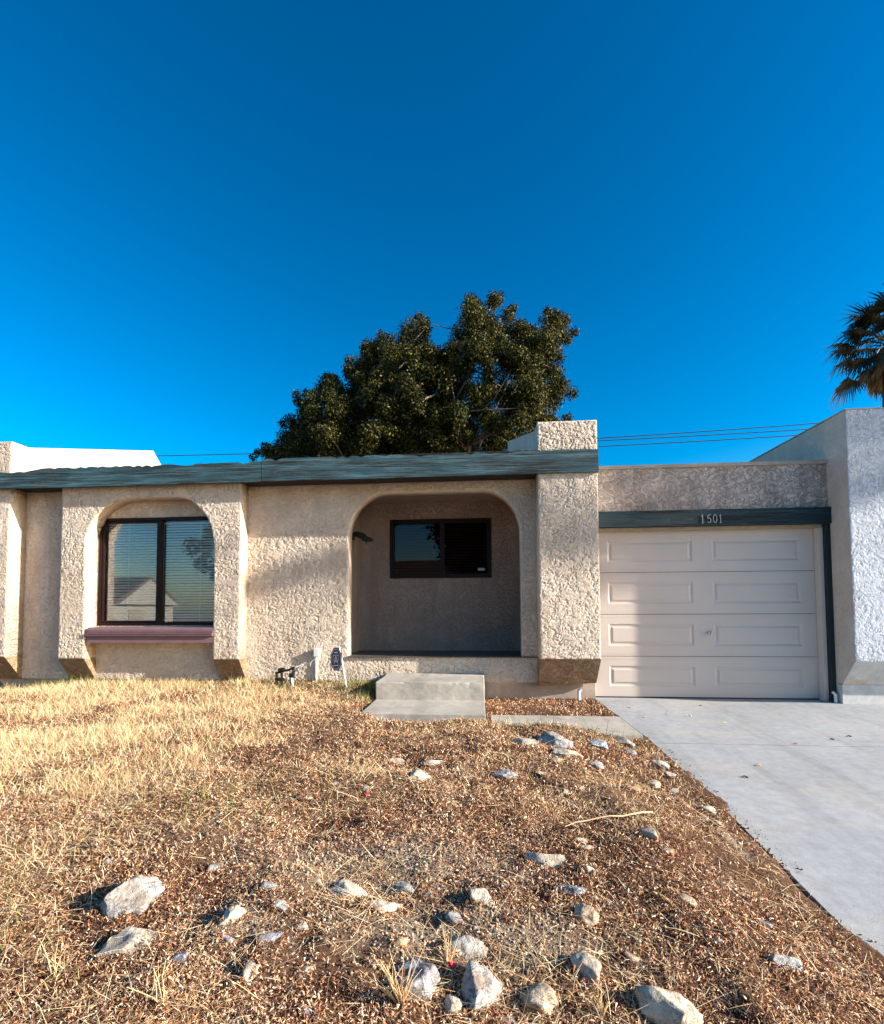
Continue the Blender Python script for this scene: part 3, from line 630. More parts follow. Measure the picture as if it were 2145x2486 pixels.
def loop_strip(bm, P, w, h):
    for a, c in zip(P, P[1:]):
        a3 = cen+axr*a[0]+axu*a[1]; c3 = cen+axr*c[0]+axu*c[1]; s = (c3-a3).normalized().cross(nrm)*w/2
        vs = [bm.verts.new(p+nrm*h) for p in (a3-s, c3-s, c3+s, a3+s)]; bm.faces.new(vs)
bm = bmesh.new()
loop_strip(bm, [(math.cos(rad(22.5+45*k))*.80*.128, math.sin(rad(22.5+45*k))*.128) for k in range(9)], .006, .0055)
loop_strip(bm, [(-.055, -.02), (-.055, .045), (.055, .045), (.055, -.02)], .006, .0058)
loop_strip(bm, [(-.035, -.05), (0, .035), (.035, -.05)], .013, .0061); loop_strip(bm, [(-.022, -.025), (.022, -.025)], .010, .0064)
loop_strip(bm, [(-.05, -.075), (.05, -.075)], .010, .0058); loop_strip(bm, [(-.035, .078), (.035, .078)], .012, .0058)
obj('emblem', bm, M['white'], SG)
# pipe stub under the pillar and rubble
bm = bmesh.new(); a = at(1405, 1694, -.12); tube(bm, [(a.x, -.12, -.03), (a.x, -.12, .11), (a.x+.02, -.12, .135)], .022, .022, 10)
tag(obj('pipe', bm, M['white']), 'short white pipe stub under the porch pillar beside the garage', 'pipe')
# ------------------------------------------------------------------ rocks
GR = 'rocks scattered over the front yard'
ROCKS = [ # px, py, width, height, tilt, kind, label
 (302,2170,150,118,32,'grey','large grey rough boulder rising to the right, upper of the two big ones at left'),
 (314,2282,150,92,18,'cream','large pale boulder with a dark crack, lower of the two big ones at left'),
 (843,2160,92,64,-14,'cream','white rock with a grey cracked top, left end of the middle row of stones'),
 (986,2152,68,42,-25,'grey','lumpy grey white rock right of the white cracked one'),
 (924,2197,92,32,2,'cream','flat cream stone lying level with the bare soil patch'),
 (1166,2172,70,44,-24,'cream','rounded cream rock tapering down right, with a twig across its top'),
 (1332,2086,110,44,-8,'cream','long smooth bright cream rock, largest in the middle right of the yard'),
 (1386,2157,72,38,-4,'blue','speckled blue grey flat stone below the long smooth cream rock'),
 (1420,2218,60,56,0,'tan','round beige rock with shaded left side, below the speckled flat stone'),
 (1012,2362,126,116,-6,'blue','big blue white boulder with black vertical streaks at bottom centre'),
 (1164,2376,104,150,-12,'grey','tall grey boulder standing right of the black streaked one'),
 (1136,2296,114,66,-10,'grey','flat grey slab directly behind the tall grey boulder'),
 (1298,2412,92,112,20,'tan','rough tan boulder with knobbly top at bottom, right of the tall grey one'),
 (1430,2342,86,82,-24,'cream','angular cream rock with a dark pointed left side'),
 (1640,2444,168,132,-38,'cream','largest pale boulder at the bottom edge, sloping down to the right'),
 (1100,2440,48,60,-30,'cream','small egg shaped cream stone at the bottom, below the streaked and tall boulders'),
 (1910,2338,88,46,-16,'grey','oval dark grey stone alone near the driveway at lower right'),
 (604,2348,34,62,16,'cream','narrow upright cream stone between dry stalks at lower left'),
 (654,2276,60,38,14,'blue','white stone with a bluish dark left side, left of the bare soil'),
 (558,2218,64,44,38,'cream','smooth cream wedge stone tilted up to the right'),
 (680,2199,48,30,-6,'grey','plain pale grey stone just right of the tilted cream wedge'),
 (736,2250,34,30,0,'cream','small white stone with dark hollow on its left, beside bare soil'),
 (1102,2228,46,34,-28,'grey','small speckled grey stone above the flat grey slab'),
 (972,2280,36,50,-18,'tan','small beige stone half in shade above the black streaked boulder'),
 (1014,1880,62,36,-10,'cream','jagged pale rock in the far straw in front of the step'),
 (1047,1851,56,18,-2,'cream','low pale stone just behind the jagged pale rock'),
 (958,1847,52,15,-4,'cream','thin flat stone left of the low pale one, buried in straw'),
 (1233,1877,68,26,-14,'blue','flat white stone with a dark middle, under the cluster near the path'),
 (1272,1801,68,34,0,'cream','cream rock with dark left end, leftmost in the cluster by the path'),
 (1354,1796,88,42,-22,'grey','grey rounded rock with dark underside, topmost in the cluster by the path'),
 (1366,1824,88,36,-18,'cream','long white rock directly under the dark bellied grey one'),
 (1450,1806,56,30,0,'blue','dark bluish rock right of the cluster by the path'),
 (1270,1776,60,14,-6,'cream','thin pale flagstone piece at the edge of the path, left'),
 (1408,1783,44,26,-20,'cream','pale stone beside green weeds at the path edge'),
 (1458,1778,40,26,0,'grey','dark stone among weeds at the path edge'),
 (1510,1800,38,34,10,'grey','dark grey stone near the end of the path by the drive'),
 (1591,1902,32,26,-10,'cream','small bright round stone near the driveway, left of a pair'),
 (1640,1919,28,20,-4,'cream','small bright stone near the driveway, right of a pair'),
 (1352,1846,28,24,-30,'tan','small brown stone below the long white rock'),
 (1442,1858,46,24,-6,'grey','small grey stone with dark left side below the bluish rock'),
 (1532,1829,32,24,-6,'blue','pale bluish stone in the straw beside the driveway corner'),
 (1604,1856,60,26,-24,'cream','pale elongated stone at the edge of the drive, sloping right'),
 (1317,1877,32,16,-2,'cream','faint pale stone right of the flat white dark middled stone'),
 (1576,2024,44,40,30,'cream','bright pointed stone with black hollow under the long dry stick'),
 (1406,2040,38,18,-12,'cream','small yellowish stone above the long smooth cream rock'),
 (1427,2060,54,18,-4,'cream','broken flat white stone just above the long smooth cream rock'),
 (1664,2183,54,32,-34,'tan','yellow tan wedge stone in the litter right of centre'),
 (1813,2174,30,22,-30,'grey','small purple brown stone in the litter near the drive'),
 (1853,2242,36,22,-20,'blue','small pale blue stone above the oval dark grey one'),
 (1428,2110,36,24,-20,'cream','small cream stone right below the long smooth cream rock'),
 (741,2354,32,24,0,'cream','small white stone on the bare soil left of the black streaked boulder'),
 (747,2460,28,24,0,'blue','tiny white stone in shade at the bottom edge, left of centre'),
 (1105,2141,22,18,20,'cream','tiny white pebble of the middle row, with a shadow on its left'),
 (1153,2149,26,14,10,'cream','tiny pale chip touching the rounded cream rock'),
 (1037,2172,28,20,20,'cream','little cream stone between the lumpy rock and the rounded cream one'),
 (887,1912,28,15,-6,'cream','tiny white stone beside a red petal in the far straw'),
 (817,1902,36,14,0,'cream','flat dusty stone in the far straw left of the red petal'),
 (748,1938,34,12,0,'cream','dusty low stone in the straw, left below the red petal'),
 (552,2280,48,26,-16,'blue','small blue white stone with grass over it, left of the bluish white one'),
 (433,2330,50,32,24,'blue','dark and white split stone below the big pale boulder'),
 (650,2152,54,22,-6,'grey','flat grey stone half buried above the tilted wedge'),
 (515,2108,42,24,10,'grey','greyish stone behind dry stalks in the left yard'),
 (266,2092,32,20,0,'grey','small grey stone just above the large grey boulder'),
 (197,1912,28,16,0,'cream','white stone lost in tall straw at left'),
 (1236,2482,54,26,-10,'grey','pale grey stone cut by the bottom edge, right of the tall boulder'),
 (1716,2392,30,18,-20,'tan','small tan stone above the largest pale boulder'),
 (1545,2330,70,18,-20,'tan','long thin brown stone half buried right of the angular cream rock'),
 (1626,2068,34,22,-20,'tan','small brown oval stone in the litter right of the broken white one'),
 (1593,1806,26,16,10,'tan','small tan stone in straw between the dark grey stone and the driveway'),
 (1632,1882,34,14,-24,'cream','thin pale sliver of stone just above the pair near the driveway'),
 (1728,1968,40,24,-46,'cream','long pale stone lying along the driveway edge'),
 (1746,2000,22,24,-20,'tan','small tan stone at the driveway edge below the long pale one'),
 (1536,1915,36,18,-10,'tan','reddish brown stone left of the small bright pair'),
 (1378,1920,16,24,-50,'cream','narrow white chip standing in litter below the brown stone'),
 (1413,1915,22,16,-20,'cream','white chip right of the narrow standing chip'),
 (1357,1942,26,12,-16,'cream','flat white chip below the narrow standing chip'),
 (1107,1868,20,18,10,'cream','tiny white stone right of the jagged pale rock'),
 (1137,1886,30,14,-4,'tan','flat sandy stone right below the tiny white one in front of the step'),
 (1085,1914,18,14,0,'cream','yellow cream pebble alone in the middle of the yard'),
 (1740,2285,34,18,0,'cream','broken whitish pebble group piece in the right litter'),
 (1772,2266,26,20,10,'tan','pinkish brown stone in the right litter, above the whitish piece'),
 (868,2262,26,18,0,'grey','small grey stone on the bare soil below the flat cream stone'),
 (1240,2230,30,20,-10,'tan','small tan stone right of the small speckled grey one'),
 (900,2335,24,16,8,'grey','small dusty stone on bare soil, left above the streaked boulder'),
]
def rock(i, px, py, w, h, tilt, kind, label):
    c, k = on_yard(px, py+h*.25); rnd = random.Random(100+i)
    ppm = FPX/(k if k > 0 else 1)
    th = rad(tilt); a, b_ = w/ppm/2, h/ppm/2
    pitch = max(.25, min(.8, (CH-c.z)/(c.y+CD)))
    sx, sz = a, max(.30*a, min(b_*.85, a*.75)); sy = max(.55*a, (b_*1.0-sz*.35)/pitch*.75)
    sy = min(sy, a*1.9)
    bm = bmesh.new(); bmesh.ops.create_icosphere(bm, subdivisions=4 if w > 55 else 3, radius=1)
    off = Vector((i*7.3, i*3.1, i*1.7)); planes = [Vector((rnd.gauss(0, 1), rnd.gauss(0, 1), rnd.gauss(.2, .8))).normalized() for _ in range(13)]; cuts = [rnd.uniform(.50, .88) for _ in planes]
    for v_ in bm.verts:
        p = v_.co.copy()
        for pl, cu in zip(planes, cuts):
            dd = p.dot(pl)
            if dd > cu: p -= pl*(dd-cu)*.97
        n1_ = noise.noise(p*1.2+off)*.22+noise.noise(p*2.7+off)*.12+noise.noise(p*6+off)*.07+noise.noise(p*13+off)*.045
        v_.co = p*(1+n1_)
    ex3 = [max(abs(v_.co[q_]) for v_ in bm.verts) for q_ in range(3)]
    for v_ in bm.verts: v_.co = Vector((v_.co.x*sx/ex3[0]*1.12, v_.co.y*sy/ex3[1]*1.18, v_.co.z*sz/ex3[2]*1.05))
    o = obj('rock', bm, M['rock_'+kind], smooth=True)
    o.location = (c.x, c.y+.2*sy, c.z+sz*(.14 if w > 60 else .34)); o.rotation_euler = (rnd.uniform(-.1, .1), -th*.55, th*.75)
    tag(o, label, 'rock', GR); return (c.x, c.y, sx, sy)
rk = [rock(i, *r) for i, r in enumerate(ROCKS)]
rka = np.array(rk)
# ------------------------------------------------------------------ grass and litter
rng = np.random.default_rng(7)
def straw_density(X, Y):
    d = 1.25*np.clip((-1.5-X)/1.0, 0, 1)*np.clip((Y+4.5-.30*(X+3))/1.9, 0, 1)
    d = np.maximum(d, .9*np.clip((Y+2.1)/.9, 0, 1)*np.clip((-.9-X)/.6, 0, 1))
    d = np.maximum(d, .30*np.exp(-((Y+1.95)/.25)**2)*(X > -1.4)*(X < 1.5))
    d = np.maximum(d, .55*np.exp(-((X-1.36)/.12)**2)*np.clip((Y+3.6)/1.4, 0, 1)*(Y < -1.9))
    d = np.maximum(d, .20*(vn(X*1.7, Y*1.7, 31) > .60))
    d = np.maximum(d, .06)
    d *= .10+1.6*vn(X*2.4, Y*2.4, 33)**1.7*1.5*(.3+1.0*vn(X*8, Y*8, 35))
    inslab = ((X > -1.16) & (X < .08) & (Y > -1.56)) | ((X > .10) & (X < 1.55) & (Y > -1.76) & (Y < -1.0))
    d[inslab] *= .02
    d[(X > -1.1) & (Y > -1.5)] *= .25
    return d
def sample(n, x0, x1, y0, y1, near=1.2):
    # more samples close to the camera
    u = rng.random(n); t0, t1 = CD+y0, CD+y1; p = 1-near
    dist = (t0**p+(t1**p-t0**p)*u)**(1/p)
    Y = dist-CD; X = x0+(x1-x0)*rng.random(n)
    lim = (X > -.98*dist-.2) & (X < .92*dist+.3)
    return X[lim], Y[lim]
def blades(X, Y, L_, wd, lean, curve, zoff=0.):
    n = len(X); Z = yard_z(X, Y)+zoff; a = rng.random(n)*2*np.pi; ln = lean
    dx = np.cos(a)*ln; dy = np.sin(a)*ln; pr = rng.random(n)*2*np.pi
    px_, py_ = np.cos(pr)*wd, np.sin(pr)*wd
    P = []
    cv = curve*rng.normal(size=n); ca = rng.random(n)*2*np.pi
    for s, wf in ((0, 1), (.5, .8), (1, .15)):
        up = L_*s*np.sqrt(np.maximum(.02, 1-np.minimum(.96, ln*ln))); ox = dx*L_*s+np.cos(ca)*cv*L_*s*s; oy = dy*L_*s+np.sin(ca)*cv*L_*s*s
        dr = np.abs(cv)*L_*s*s*.6
        P.append(np.stack([X+ox-px_*wf, Y+oy-py_*wf, Z+up-dr], 1)); P.append(np.stack([X+ox+px_*wf, Y+oy+py_*wf, Z+up-dr], 1))
    V = np.stack(P, 1).reshape(-1, 3); b0 = np.arange(n)*6
    F = np.concatenate([np.stack([b0, b0+1, b0+3, b0+2], 1), np.stack([b0+2, b0+3, b0+5, b0+4], 1)])
    return V, F
M['straw'] = m_island('dry_straw', [(0, (.50, .29, .14)), (.25, (.74, .50, .26)), (.55, (.86, .66, .38)), (.85, (.93, .80, .56)), (1, (.62, .56, .22))], .6, .3)
M['litter'] = m_island('brown_leaf_litter', [(0, (.06, .020, .012)), (.26, (.19, .070, .034)), (.48, (.39, .170, .082)), (.70, (.56, .30, .155)), (.86, (.80, .54, .32)), (1, (.95, .80, .58))], .75, patch=.7)
M['green'] = m_island('green_weeds', [(0, (.05, .08, .015)), (.5, (.13, .15, .035)), (1, (.35, .30, .10))], .7, .3)
X, Y = sample(520000, -8.5, 1.55, -5.6, -.03, 1.1)
dn = straw_density(X, Y); keep = rng.random(len(X)) < dn*.95; X, Y = X[keep], Y[keep]; dist = Y+CD
tall = np.clip((-1.6-X)/1.2, 0, 1)*.5+.5
Ls = (.03+.085*rng.random(len(X))**1.3*tall*(.5+1.1*vn(X*1.9, Y*1.9, 41)))*(1+.25*(X < -1.8))*np.where(dist < 3, .8, 1)
V, F = blades(X, Y, Ls, .0009+.0004*dist*rng.random(len(X)), .25+.72*rng.random(len(X))**.8, .30)
tag(np_obj('dry_grass', V, F, M['straw']), 'yellow dry straw grass over the left and far yard', 'grass', kind='stuff')
# leaf litter: small bent chips
def chips(X, Y, L_, wd, lift):
    n = len(X); Z = yard_z(X, Y)+lift*rng.random(n); a = rng.random(n)*2*np.pi; tp = rng.normal(size=n)*.55; rl = rng.normal(size=n)*.7
    u = np.stack([np.cos(a)*np.cos(tp), np.sin(a)*np.cos(tp), np.sin(tp)], 1); s = np.stack([-np.sin(a), np.cos(a), 0*a], 1)
    w_ = s*np.cos(rl)[:, None]+np.cross(u, s)*np.sin(rl)[:, None]; nn = np.cross(u, w_)
    C = np.stack([X, Y, Z+.2*L_*np.abs(np.sin(tp))], 1); bend = rng.normal(size=n)*.35*L_
    P = []
    for f_, wf, bb in ((-.5, .25, 0), (0, 1, 1), (.5, .2, 0)):
        c_ = C+u*(L_*f_)[:, None]+nn*(bend*bb)[:, None]
        P.append(c_-w_*(wd*wf)[:, None]); P.append(c_+w_*(wd*wf)[:, None])
    V = np.stack(P, 1).reshape(-1, 3); b0 = np.arange(n)*6
    return V, np.concatenate([np.stack([b0, b0+1, b0+3, b0+2], 1), np.stack([b0+2, b0+3, b0+5, b0+4], 1)])
X, Y = sample(860000, -8.0, 1.62, -5.6, -.03, 1.5)
bare = vn(X*1.5, Y*1.5, 51); bare2 = (np.exp(-(((X+.45)/.7)**2+((Y+4.14)/.24)**2))+.8*np.exp(-(((X+.05)/.5)**2+((Y+4.55)/.18)**2))+.5*np.exp(-(((X+.2)/.25)**2+((Y+3.05)/.12)**2))+.6*np.exp(-(((X+1.0)/.25)**2+((Y+4.55)/.15)**2))+.3*np.exp(-(((X-1.34)/.06)**2+((Y+3.5)/.4)**2)))*(.5+vn(X*6, Y*6, 61))
pr = np.clip(1.25-1.2*np.clip(bare-.62, 0, 1)*3-bare2*1.25, .13, 1)
pr *= np.where((X > -1.16) & (X < .08) & (Y > -1.56), .01, 1)*np.where((X > .1) & (X < 1.5) & (Y > -1.8) & (Y < -1.0), .02, 1)
ex_ = edge_x(Y)+.085*(vn(Y*2.7, X*0, 8)-.35)+.05*(vn(Y*11, X*3, 9)-.5); pr *= np.where(X > ex_, .06, 1)*np.where((X > ex_-.08), .5, 1)*np.where((X > ex_-.01) & (Y > -1.8), .1, 1)
keep = rng.random(len(X)) < pr; X, Y = X[keep], Y[keep]; dist = Y+CD
sz = .55+.45*np.clip(dist/3, 0, 2)
rx, ry = [], []
for (cx_, cy_, sx_, sy_) in rk:
    n_ = int(60+1500*(sx_*sy_)**.5*3); a_ = rng.random(n_)*2*np.pi; q_ = 1.0+.45*rng.random(n_)**1.6
    rx.append(cx_+np.cos(a_)*sx_*q_); ry.append(cy_+.2*sy_+np.sin(a_)*sy_*q_)
X = np.concatenate([X]+rx); Y = np.concatenate([Y]+ry); k = X < edge_x(Y)-.0; X, Y = X[k], Y[k]; dist = Y+CD; sz = .55+.45*np.clip(dist/3, 0, 2)
V, F = chips(X, Y, (.008+.018*rng.random(len(X)))*sz, (.0011+.0024*rng.random(len(X))**1.5)*sz, .016)
tag(np_obj('leaf_litter', V, F, M['litter']), 'reddish brown dry leaf litter and twigs covering the yard', 'leaf litter', kind='stuff')
# long thin twigs lying about
n = 42000; X, Y = sample(n*2, -6, 1.45, -5.5, -1.2, 1.3); n = len(X); a = rng.random(n)*2*np.pi
kp = (rng.random(n) < .10+.9*np.clip((vn(X*2.1, Y*2.1, 91)-.42)*2.2*np.where(X < .3, 1, .45)+np.clip((.3-X)/3, 0, .85), 0, 1)) & ~((X > -1.16) & (X < .08) & (Y > -1.56)) & ~((X > .1) & (Y > -1.86)) & (X < edge_x(Y)-.03); X, Y = X[kp], Y[kp]; n = len(X)
V, F = blades(X, Y, .05+.15*rng.random(n)**2, .0007+.0006*rng.random(n)*(Y+CD)/2, .88+.115*rng.random(n), .5, .012)
M['twig'] = m_island('pale_twigs', [(0, (.34, .18, .08)), (.3, (.62, .40, .18)), (.7, (.86, .66, .36)), (1, (.94, .82, .60))], .7)
tag(np_obj('twigs', V, F, M['twig']), 'thin pale twigs and stalks strewn over the litter', 'twigs', kind='stuff')
# green weeds close to the wall, the step and the path
cl = [(-1.32, -.35, .22, 700), (-1.25, -.9, .10, 200), (-5.6, -.18, .35, 900), (-4.1, -.13, .7, 900), (-2.4, -.2, .5, 600), (1.2, -1.98, .22, 60), (.7, -2.0, .3, 45), (.45, -1.95, .2, 30), (-4.6, -4.2, .3, 120), (-1.5, -3.6, .35, 160), (-2.5, -4.7, .4, 220)]
X = np.concatenate([c[0]+rng.normal(size=c[3])*c[2] for c in cl]); Y = np.concatenate([c[1]+rng.normal(size=c[3])*c[2]*.5 for c in cl])
k = (Y < -.02) & (X < 1.5) & ~((X > -1.16) & (X < .08) & (Y > -1.56)); X, Y = X[k], Y[k]
V, F = blades(X, Y, .05+.12*rng.random(len(X)), .0016+.0016*rng.random(len(X)), .15+.6*rng.random(len(X)), .4)
tag(np_obj('green_weeds', V, F, M['green']), 'sparse green weeds along the wall, step and path', 'weeds', kind='stuff')
# bare pebbly grit
n = 60000; X, Y = sample(n, -5, 1.5, -5.5, -1.5, 1.5); n = len(X)
u = rng.random((n, 3)); gx_ = [(-.45, -4.14, .7, .26, 16000), (.05, -4.55, .5, .18, 8000), (-1.0, -4.55, .25, .15, 2500), (.9, -2.1, .5, .12, 1500)]
X = np.concatenate([X]+[a+rng.normal(size=k)*c*.75 for a, b, c, d, k in gx_]); Y = np.concatenate([Y]+[b+rng.normal(size=k)*d*.75 for a, b, c, d, k in gx_]); u = rng.random(len(X)) ; k = (X < edge_x(Y)-.05); X, Y = X[k], Y[k]; n = len(X)
s = (.0012+.009*rng.random(n)**9)*(.6+.25*(Y+CD)); Z = yard_z(X, Y)+.002
oc = np.array([(1, 0, 0), (0, 1, 0), (-1, 0, 0), (0, -1, 0), (0, 0, .7), (0, 0, -.7)]); jit = 1+.5*(rng.random((n, 6, 3))-.5)
V = (oc[None]*jit*s[:, None, None]+np.stack([X, Y, Z], 1)[:, None]).reshape(-1, 3); b0 = np.arange(n)[:, None]*6
F = np.concatenate([b0+np.array(f_) for f_ in ((0, 1, 4), (1, 2, 4), (2, 3, 4), (3, 0, 4), (1, 0, 5), (2, 1, 5), (3, 2, 5), (0, 3, 5))])
M['grit'] = m_island('grit', [(0, (.12, .07, .045)), (.5, (.26, .18, .125)), (.9, (.40, .31, .23)), (1, (.62, .55, .45))], .9)
tag(np_obj('gravel', V, F, M['grit']), 'fine gravel bits between the litter', 'gravel', kind='stuff')
# crumbs on the driveway
bm = bmesh.new(); rnd = random.Random(9)
for px, py in ((1526,1726),(1564,1746),(1618,1739),(1671,1742),(1759,1758),(2020,1716),(2060,1786),(1806,1865),(2018,1792),(1840,1843),(1700,1722),(1930,1801)):
    v_ = ray(px, py); kk = (-.05-CH)/v_.z; x, y = v_.x*kk, v_.y*kk-CD; z = float(zd(y))
    r = rnd.uniform(.010, .022); tube(bm, [(x-r, y, z+.004), (x, y+.3*r, z+.010), (x+r, y+rnd.uniform(-1, 1)*r, z+.004)], .004, .006, 5)
tag(obj('dry_leaves', bm, M['litter']), 'few dark dry leaves lying on the driveway', 'leaves', kind='stuff')
X = 1.50+.09*rng.random(560)**2.6; Y = -5.2+3.2*rng.random(560)**.8; Z = zd(Y)
k = vn(X*9, Y*3.2, 77) > .45; X, Y, Z = X[k], Y[k], Z[k]; n = len(X)
s = .002+.006*rng.random(n)**4; jit = 1+.7*(rng.random((n, 6, 3))-.5)
V = (oc[None]*jit*s[:, None, None]+np.stack([X, Y, Z+s*.4], 1)[:, None]).reshape(-1, 3); b0 = np.arange(n)[:, None]*6
F = np.concatenate([b0+np.array(f_) for f_ in ((0, 1, 4), (1, 2, 4), (2, 3, 4), (3, 0, 4), (1, 0, 5), (2, 1, 5), (3, 2, 5), (0, 3, 5))])
M['crumb'] = m_island('soil_crumbs', [(0, (.10, .06, .04)), (1, (.36, .25, .16))], .95)
tag(np_obj('soil_crumbs', V, F, M['crumb']), 'dark soil crumbs spilled along the driveway edge', 'soil', kind='stuff')
# the long pale stick
a, _ = on_yard(1371, 2006, .02); c, _ = on_yard(1584, 1971, .03); bm = bmesh.new(); tube(bm, [a.lerp(c, u_)+Vector((0, .012*math.sin(u_*7), .015*math.sin(u_*3.1)+.004*math.sin(u_*17))) for u_ in np.linspace(0, 1, 9)], .0025, .0055, 6)
M['stick'] = m_plain('pale_stick', (.62, .47, .28), .8)
tag(obj('stick', bm, M['stick']), 'long pale dry stick lying on the brown litter', 'stick')
def weed(px, py, n, h, lean_, label, seed, bias=-.4):
    base, _ = on_yard(px, py); rnd = random.Random(seed); bm = bmesh.new()
    for k in range(n):
        a_ = rnd.uniform(0, 2*math.pi); l = h*rnd.uniform(.45, 1); s_ = rnd.uniform(.1, lean_)
        dx, dy = math.cos(a_)*s_+bias*rnd.random(), math.sin(a_)*s_*.7
        p = [base+Vector((dx*l*t+rnd.uniform(-.006, .006), dy*l*t, l*t*(1-.25*t*s_))) for t in (0, .3, .6, 1)]
        p[0].z -= .01; tube(bm, p, .0022, .0009, 4)
        if rnd.random() < .6:
            q_ = p[2]; tube(bm, [q_, q_+Vector((rnd.uniform(-.04, .04), rnd.uniform(-.03, .03), .04))], .001, .0006, 4)
    return tag(obj('dry_weed', bm, M['twig']), label, 'weed', 'dry weed tufts in the yard')
weed(975, 2438, 26, .20, .9, 'dry weed tuft leaning left in front of the black streaked boulder', 1)
weed(1086, 2350, 14, .15, .5, 'dry upright weed between the streaked and the tall boulder', 2, 0)
weed(130, 2380, 8, .16, 1.1, 'tall sparse dry weed near the lower left corner', 3, .2)
weed(1460, 2470, 11, .13, 1.1, 'dry weed left of the largest pale boulder at the bottom edge', 4)
weed(395, 2440, 7, .14, 1.2, 'thin dry weed at the bottom, left third', 5, 0)
M['red'] = m_plain('red_petal', (.55, .02, .06), .6, .2, 9, 0)
for px, py, lb in ((891, 1928, 'red petal in the far straw left of centre'), (1098, 2347, 'red petals beside the tall grey boulder'), (1340, 1704, 'dark red petal in the bed under the pillar'), (1416, 1828, 'red petal by the dark bluish rock')):
    c_, _ = on_yard(px, py, .015); rnd = random.Random(px); bm = bmesh.new()
    for k in range(4):
        w_ = Vector((rnd.uniform(-1, 1), rnd.uniform(-1, 1), rnd.uniform(0, 1))).normalized()*.013; o_ = c_+Vector((rnd.uniform(-.012, .012), rnd.uniform(-.01, .01), rnd.uniform(0, .012)))
        s_ = w_.cross(Vector((.3, .2, 1))).normalized()*.008; vs = [bm.verts.new(p) for p in (o_-w_, o_-s_, o_+w_, o_+s_)]; f_ = bm.faces.new(vs)
        r_ = bmesh.ops.extrude_face_region(bm, geom=[f_]); bmesh.ops.translate(bm, vec=Vector((0, 0, .002)), verts=[e for e in r_['geom'] if isinstance(e, bmesh.types.BMVert)])
    tag(obj('petal', bm, M['red']), lb, 'petal', 'red petals in the yard')
# ------------------------------------------------------------------ trees
def leaf_quads(C, nrm_, size, asp=.5):
    n = len(C); r = rng.normal(size=(n, 3)); u = np.cross(nrm_, r); u /= np.linalg.norm(u, axis=1)[:, None]+1e-9; w_ = np.cross(nrm_, u)
    s = size[:, None]
    V = np.stack([C-u*s, C-w_*s*asp, C+u*s, C+w_*s*asp], 1).reshape(-1, 3); b0 = np.arange(n)*4
    return V, np.stack([b0, b0+1, b0+2, b0+3], 1)
def clump_leaves(clumps, per, size, shell=.35):
    Cs, Ns = [], []
    for c, r in clumps:
        n = int(per*r*r/.25); d = rng.normal(size=(n, 3)); d /= np.linalg.norm(d, axis=1)[:, None]
        rr = r*(1-shell*rng.random(n)**1.3)*(1+.22*np.sin(d[:, 0]*7+c[0]*9)*np.sin(d[:, 1]*6+c[1]*5)*np.sin(d[:, 2]*7+c[2]*3))
        Cs.append(np.array(c)+d*rr[:, None]); nn = d+rng.normal(size=(n, 3))*.75; Ns.append(nn/np.linalg.norm(nn, axis=1)[:, None])
    C = np.concatenate(Cs); Nn = np.concatenate(Ns); return leaf_quads(C, Nn, size*(.6+.8*rng.random(len(C))))
def poly_dist(P, Q):
    n = len(Q); best = np.full(len(P), 1e9); ins = np.zeros(len(P), bool)
    for i in range(n):
        a_, b2 = Q[i], Q[(i+1) % n]; ab = b2-a_; tt = np.clip(((P-a_)@ab)/(ab@ab), 0, 1); best = np.minimum(best, np.linalg.norm(P-(a_+tt[:, None]*ab), axis=1))
        cnd = ((a_[1] > P[:, 1]) != (b2[1] > P[:, 1])) & (P[:, 0] < (b2[0]-a_[0])*(P[:, 1]-a_[1])/(b2[1]-a_[1]+1e-12)+a_[0]); ins ^= cnd
    return np.where(ins, best, -best)
TY = 11.5
out = [(50,950),(60,880),(100,835),(150,790),(190,745),(205,690),(265,660),(255,560),(300,535),(350,540),(395,480),(450,450),(500,485),(515,400),(590,350),(600,300),(690,250),(755,262),(775,220),(850,175),(900,155),(940,190),(962,285),(985,212),(1055,195),(1062,140),(1130,68),(1200,85),(1250,48),(1300,60),(1312,125),(1360,115),(1388,190),(1440,205),(1510,122),(1580,140),(1630,170),(1642,232),(1690,240),(1642,320),(1657,420),(1640,500),(1650,580),(1600,630),(1645,690),(1640,950)]
Q = np.array([(at(580+x/2.032, 680+y/2.032, TY).x, at(580+x/2.032, 680+y/2.032, TY).z) for x, y in out])
tb = at(1010, 1500, TY)
TR = empty('broad_tree', (tb.x+.6, TY+.4, 0), 'big dark green broad leaved tree rising behind the flat roof', 'tree')
clumps = []; rnd = random.Random(11)
for tries in range(9000):
    if len(clumps) > 620: break
    p = np.array([[rnd.uniform(Q[:, 0].min(), Q[:, 0].max()), rnd.uniform(3.2, Q[:, 1].max())]]); d_ = poly_dist(p, Q)[0]
    r = rnd.uniform(.20, .52)
    if d_ < r*.88: continue
    if d_ > 1.6 and rnd.random() < .25: continue
    dep = min(2.6, .5+1.25*math.sqrt(max(0, d_))*1.4); yy = rnd.uniform(-1, 1)*dep
    if d_ > .9 and rnd.random() < .6 and abs(yy) < dep*.45: yy = math.copysign(dep*rnd.uniform(.5, 1), yy)
    k_ = (TY+yy+CD)/(TY+CD); clumps.append(((p[0][0]*k_, TY+yy, CH+(p[0][1]-CH)*k_), r*k_))
